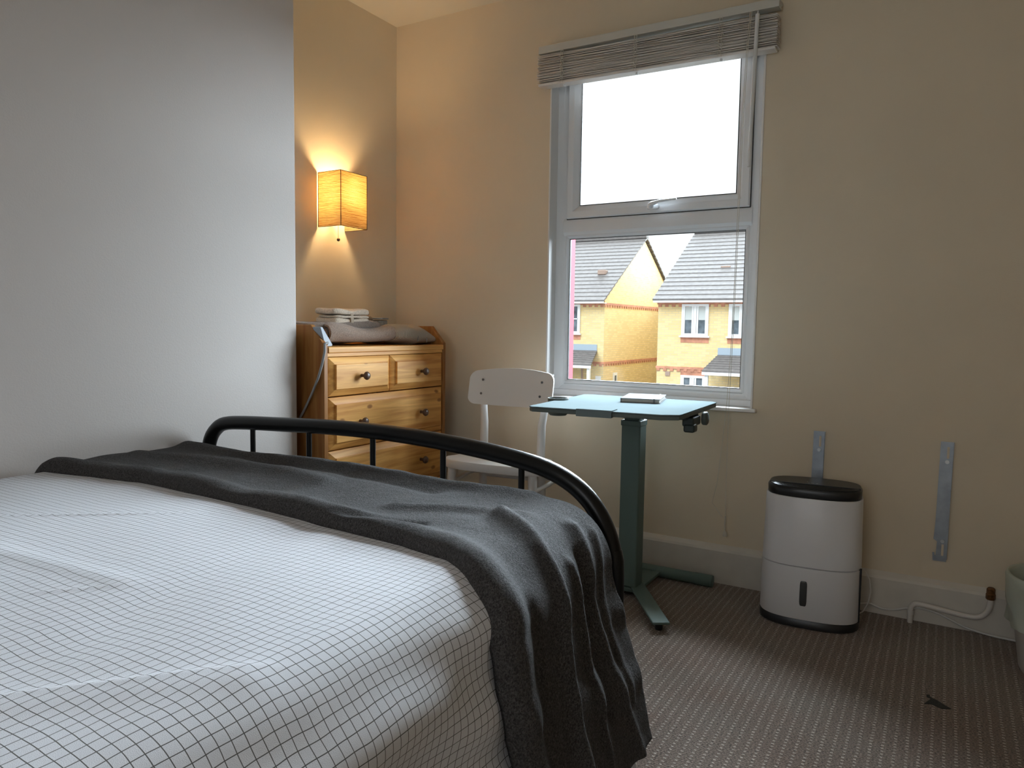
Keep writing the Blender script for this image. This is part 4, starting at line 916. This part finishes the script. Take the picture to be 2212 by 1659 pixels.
# ------------------------------------------------------------------ outside
def house(name, x0, x1, yf, depth, zr, ze, label, wins, porch, left):
    h = thing(name, ((x0+x1)/2, yf, -2.8), label, 'house')
    yr, yb = yf+depth/2, yf+depth
    mb = MB(); mb.prism([(yf, -2.8), (yb, -2.8), (yb, ze), (yr, zr-.12), (yf, ze)], 'x', x0, x1); build('brick_wall', mb, M['brick'], h, smooth=0)
    # stepped tile roof
    mb = MB(); n = 17; oh = .28
    sl = (zr-ze)/(yr-yf)
    for sgn in (1, -1):
        for i in range(n):
            t0, t1 = i/n, (i+1)/n
            def Y(t): return (yf-oh+(yr-yf+oh)*t) if sgn == 1 else (yb+oh-(yb-yr+oh)*t)
            def Z(t): return ze-oh*sl+(zr-ze+oh*sl)*t
            a, b = (Y(t0)-sgn*.03, Z(t0)+.034), (Y(t1), Z(t1)+.03)
            poly = [(Y(t0)-sgn*.03, Z(t0)-.02), a, b, (Y(t1), Z(t1)-.04)]
            mb.prism(poly, 'x', x0-.10, x1+.10)
    mb.box(x0-.10, yr-.13, zr+.0, x1+.10, yr+.13, zr+.10)
    rf = build('roof', mb, M['rooftile'], h, smooth=0)
    mb = MB(); mb.box(x0-.08, yf-oh-.02, ze-oh*sl-.085, x1+.08, yf-oh+.02, ze-oh*sl+.0); mb.box(x0-.08, yf-oh+.02, ze-oh*sl-.085, x1+.08, yf, ze-oh*sl-.06); build('fascia', mb, M['fascia'], h, smooth=0)
    mb = MB()
    for zb in (ze-.31, -.27):
        mb.box(x0-.03, yf-.03, zb, x1+.03, yb+.03, zb+.075)
        k = x0
        while k < x1: mb.box(k, yf-.028, zb-.075, k+.11, yf+.0, zb); k += .225
        k = yf
        while k < yb: mb.box(x1-.0, k, zb-.075, x1+.028, k+.11, zb); k += .225
    build('red_brick_band', mb, M['redbrick'], h, smooth=0)
    for (a, b, c, d, nl, blind) in wins:
        mb = MB(); fw_ = .075; mb.box(a, yf-.05, c, b, yf+.02, c+fw_).box(a, yf-.05, d-fw_, b, yf+.02, d)
        step = (b-a)/nl
        for q in range(nl+1):
            xc = a+step*q; w = fw_ if q in (0, nl) else .09
            xa = min(max(xc-w/2, a), b-w); mb.box(xa, yf-.05, c+fw_, xa+w, yf+.02, d-fw_)
        for q in range(nl): # sash frames
            xa, xb = a+step*q+.055, a+step*(q+1)-.055
            mb.box(xa, yf-.04, c+fw_, xa+.05, yf+.02, d-fw_).box(xb-.05, yf-.04, c+fw_, xb, yf+.02, d-fw_)
            if blind == 'bar': mb.box(xa, yf-.04, (c+d)/2-.02, xb, yf+.02, (c+d)/2+.02)
        mb.box(a-.05, yf-.09, c-.05, b+.05, yf, c)
        w = build('window', mb, M['fascia'], h, smooth=0)
        mb = MB(); mb.box(a+.05, yf-.012, c+.05, b-.05, yf+.01, d-.05); p = build('pane', mb, M['paneglass'], w, smooth=0)
        if blind is True:
            mb = MB(); mb.box(a+.06, yf-.016, (c+d)/2, b-.06, yf-.012, d-.06); build('roller_blind', mb, M['roller'], w, smooth=0)
        mb = MB(); mb.box(a-.02, yf-.012, c-.22, b+.02, yf+.01, c-.05)
        if c < 0: mb = MB(); mb.box(a-.02, yf-.012, d, b+.02, yf+.01, d+.2)
        build('red_lintel', mb, M['redbrick'], h, smooth=0)
    pa, pb, pzt, pzb, ov = porch
    rings_ = [[(pa, yf, pzt), (pb, yf, pzt), (pb, yf, pzt-.08), (pa, yf, pzt-.08)], [(pa-ov, yf-.9, pzb+.05), (pb+ov, yf-.9, pzb+.05), (pb+ov, yf-.9, pzb), (pa-ov, yf-.9, pzb)]]
    mb = MB(); mb.rings(rings_)
    for q in range(6):
        t = (q+1)/7; za = pzt+(pzb+.05-pzt)*t; mb.box(pa-ov*t, yf-.9*t-.02, za-.01, pb+ov*t, yf-.9*t+.02, za+.025)
    po = build('porch_roof', mb, M['rooftile'], h, smooth=0)
    mb = MB(); mb.box(pa, yf-.02, pzt, pb, yf, pzt+.22); build('lead_flashing', mb, M['lead'], po, smooth=0)
    mb = MB(); mb.box(pa-ov, yf-.92, pzb-.09, pb+ov, yf-.88, pzb); mb.box(pa-ov, yf-.88, pzb-.09, pa-ov+.03, yf, pzb+.0); build('porch_fascia', mb, M['fascia'], po, smooth=0)
    for xx in (pa-ov+.12, pb+ov-.12): build('porch_post', MB().box(xx-.05, yf-.85, -2.8, xx+.05, yf-.75, pzb-.05), M['fascia'], po, smooth=0)
    return h
hr = house('house', -5.72, .4, 20.0, 8.0, 4.52, 2.10, 'yellow brick house right of the gap, seen through the window', [(-4.93, -4.07, .80, 1.80, 2, True), (-3.45, -2.60, .80, 1.80, 2, True), (-4.90, -4.10, -1.45, -.46, 2, False)], (-3.75, -1.6, .22, -.28, .22), False)
mb = MB(); mb.box(-5.70, 28.0, -2.8, -1.0, 46, 3.5); build('gable_sun_blocker', mb, M['brick'], hr, smooth=0)  # unseen box added to keep the sun off the neighbouring gable
mb = MB(); mb.box(-5.42, 19.97, -.50, -5.27, 20.0, -.36); build('wall_vent', mb, M['vent'], hr, smooth=0)
hl = house('house', -14.5, -8.05, 21.0, 7.6, 4.55, 2.13, 'yellow brick house left of the gap with its gable wall showing', [(-10.2, -8.98, .80, 1.84, 2, 'bar')], (-10.6, -8.30, .20, -.30, .18), True)
mb = MB(); mb.box(-8.33+.0, 20.97, -1.6, -8.12, 21.0, -.70); build('window', mb, M['fascia'], hl, smooth=0)
mb = MB(); mb.box(-8.07, 21.9, -1.6, -8.02, 22.25, -.62); sw = build('window', mb, M['fascia'], hl, smooth=0)
mb = MB(); mb.box(-8.04, 22.0, -1.5, -8.015, 22.15, -.72); build('pane', mb, M['paneglass'], sw, smooth=0)
build('gable_sun_blocker', MB().box(-8.3, 29.5, -2.8, -5.9, 46, 3.5), M['lead'], hl, smooth=0)  # box added to keep sun off the gable; its top stands for a distant roof
for hh_, vx, vy, vz in ((hl, -8.75, 22.35, 3.08), (hr, -4.0, 21.6, 3.03)):
    build('roof_vent', MB().box(vx-.16, vy-.12, vz-.10, vx+.16, vy+.12, vz+.07), M['vent'], hh_, bevel=.02)
mb = MB(); mb.tube([(-8.75, 20.75, -.4), (-8.75, 20.85, -2.8)], .045, 8); build('drain_pipe', mb, M['vent'], hl)
# farther house whose roof edge shows in the gap
mb = MB(); mb.box(-60, 1.5, -3.0, 60, 90, -2.8); struct('ground_outside', mb, M['ground'], smooth=0)
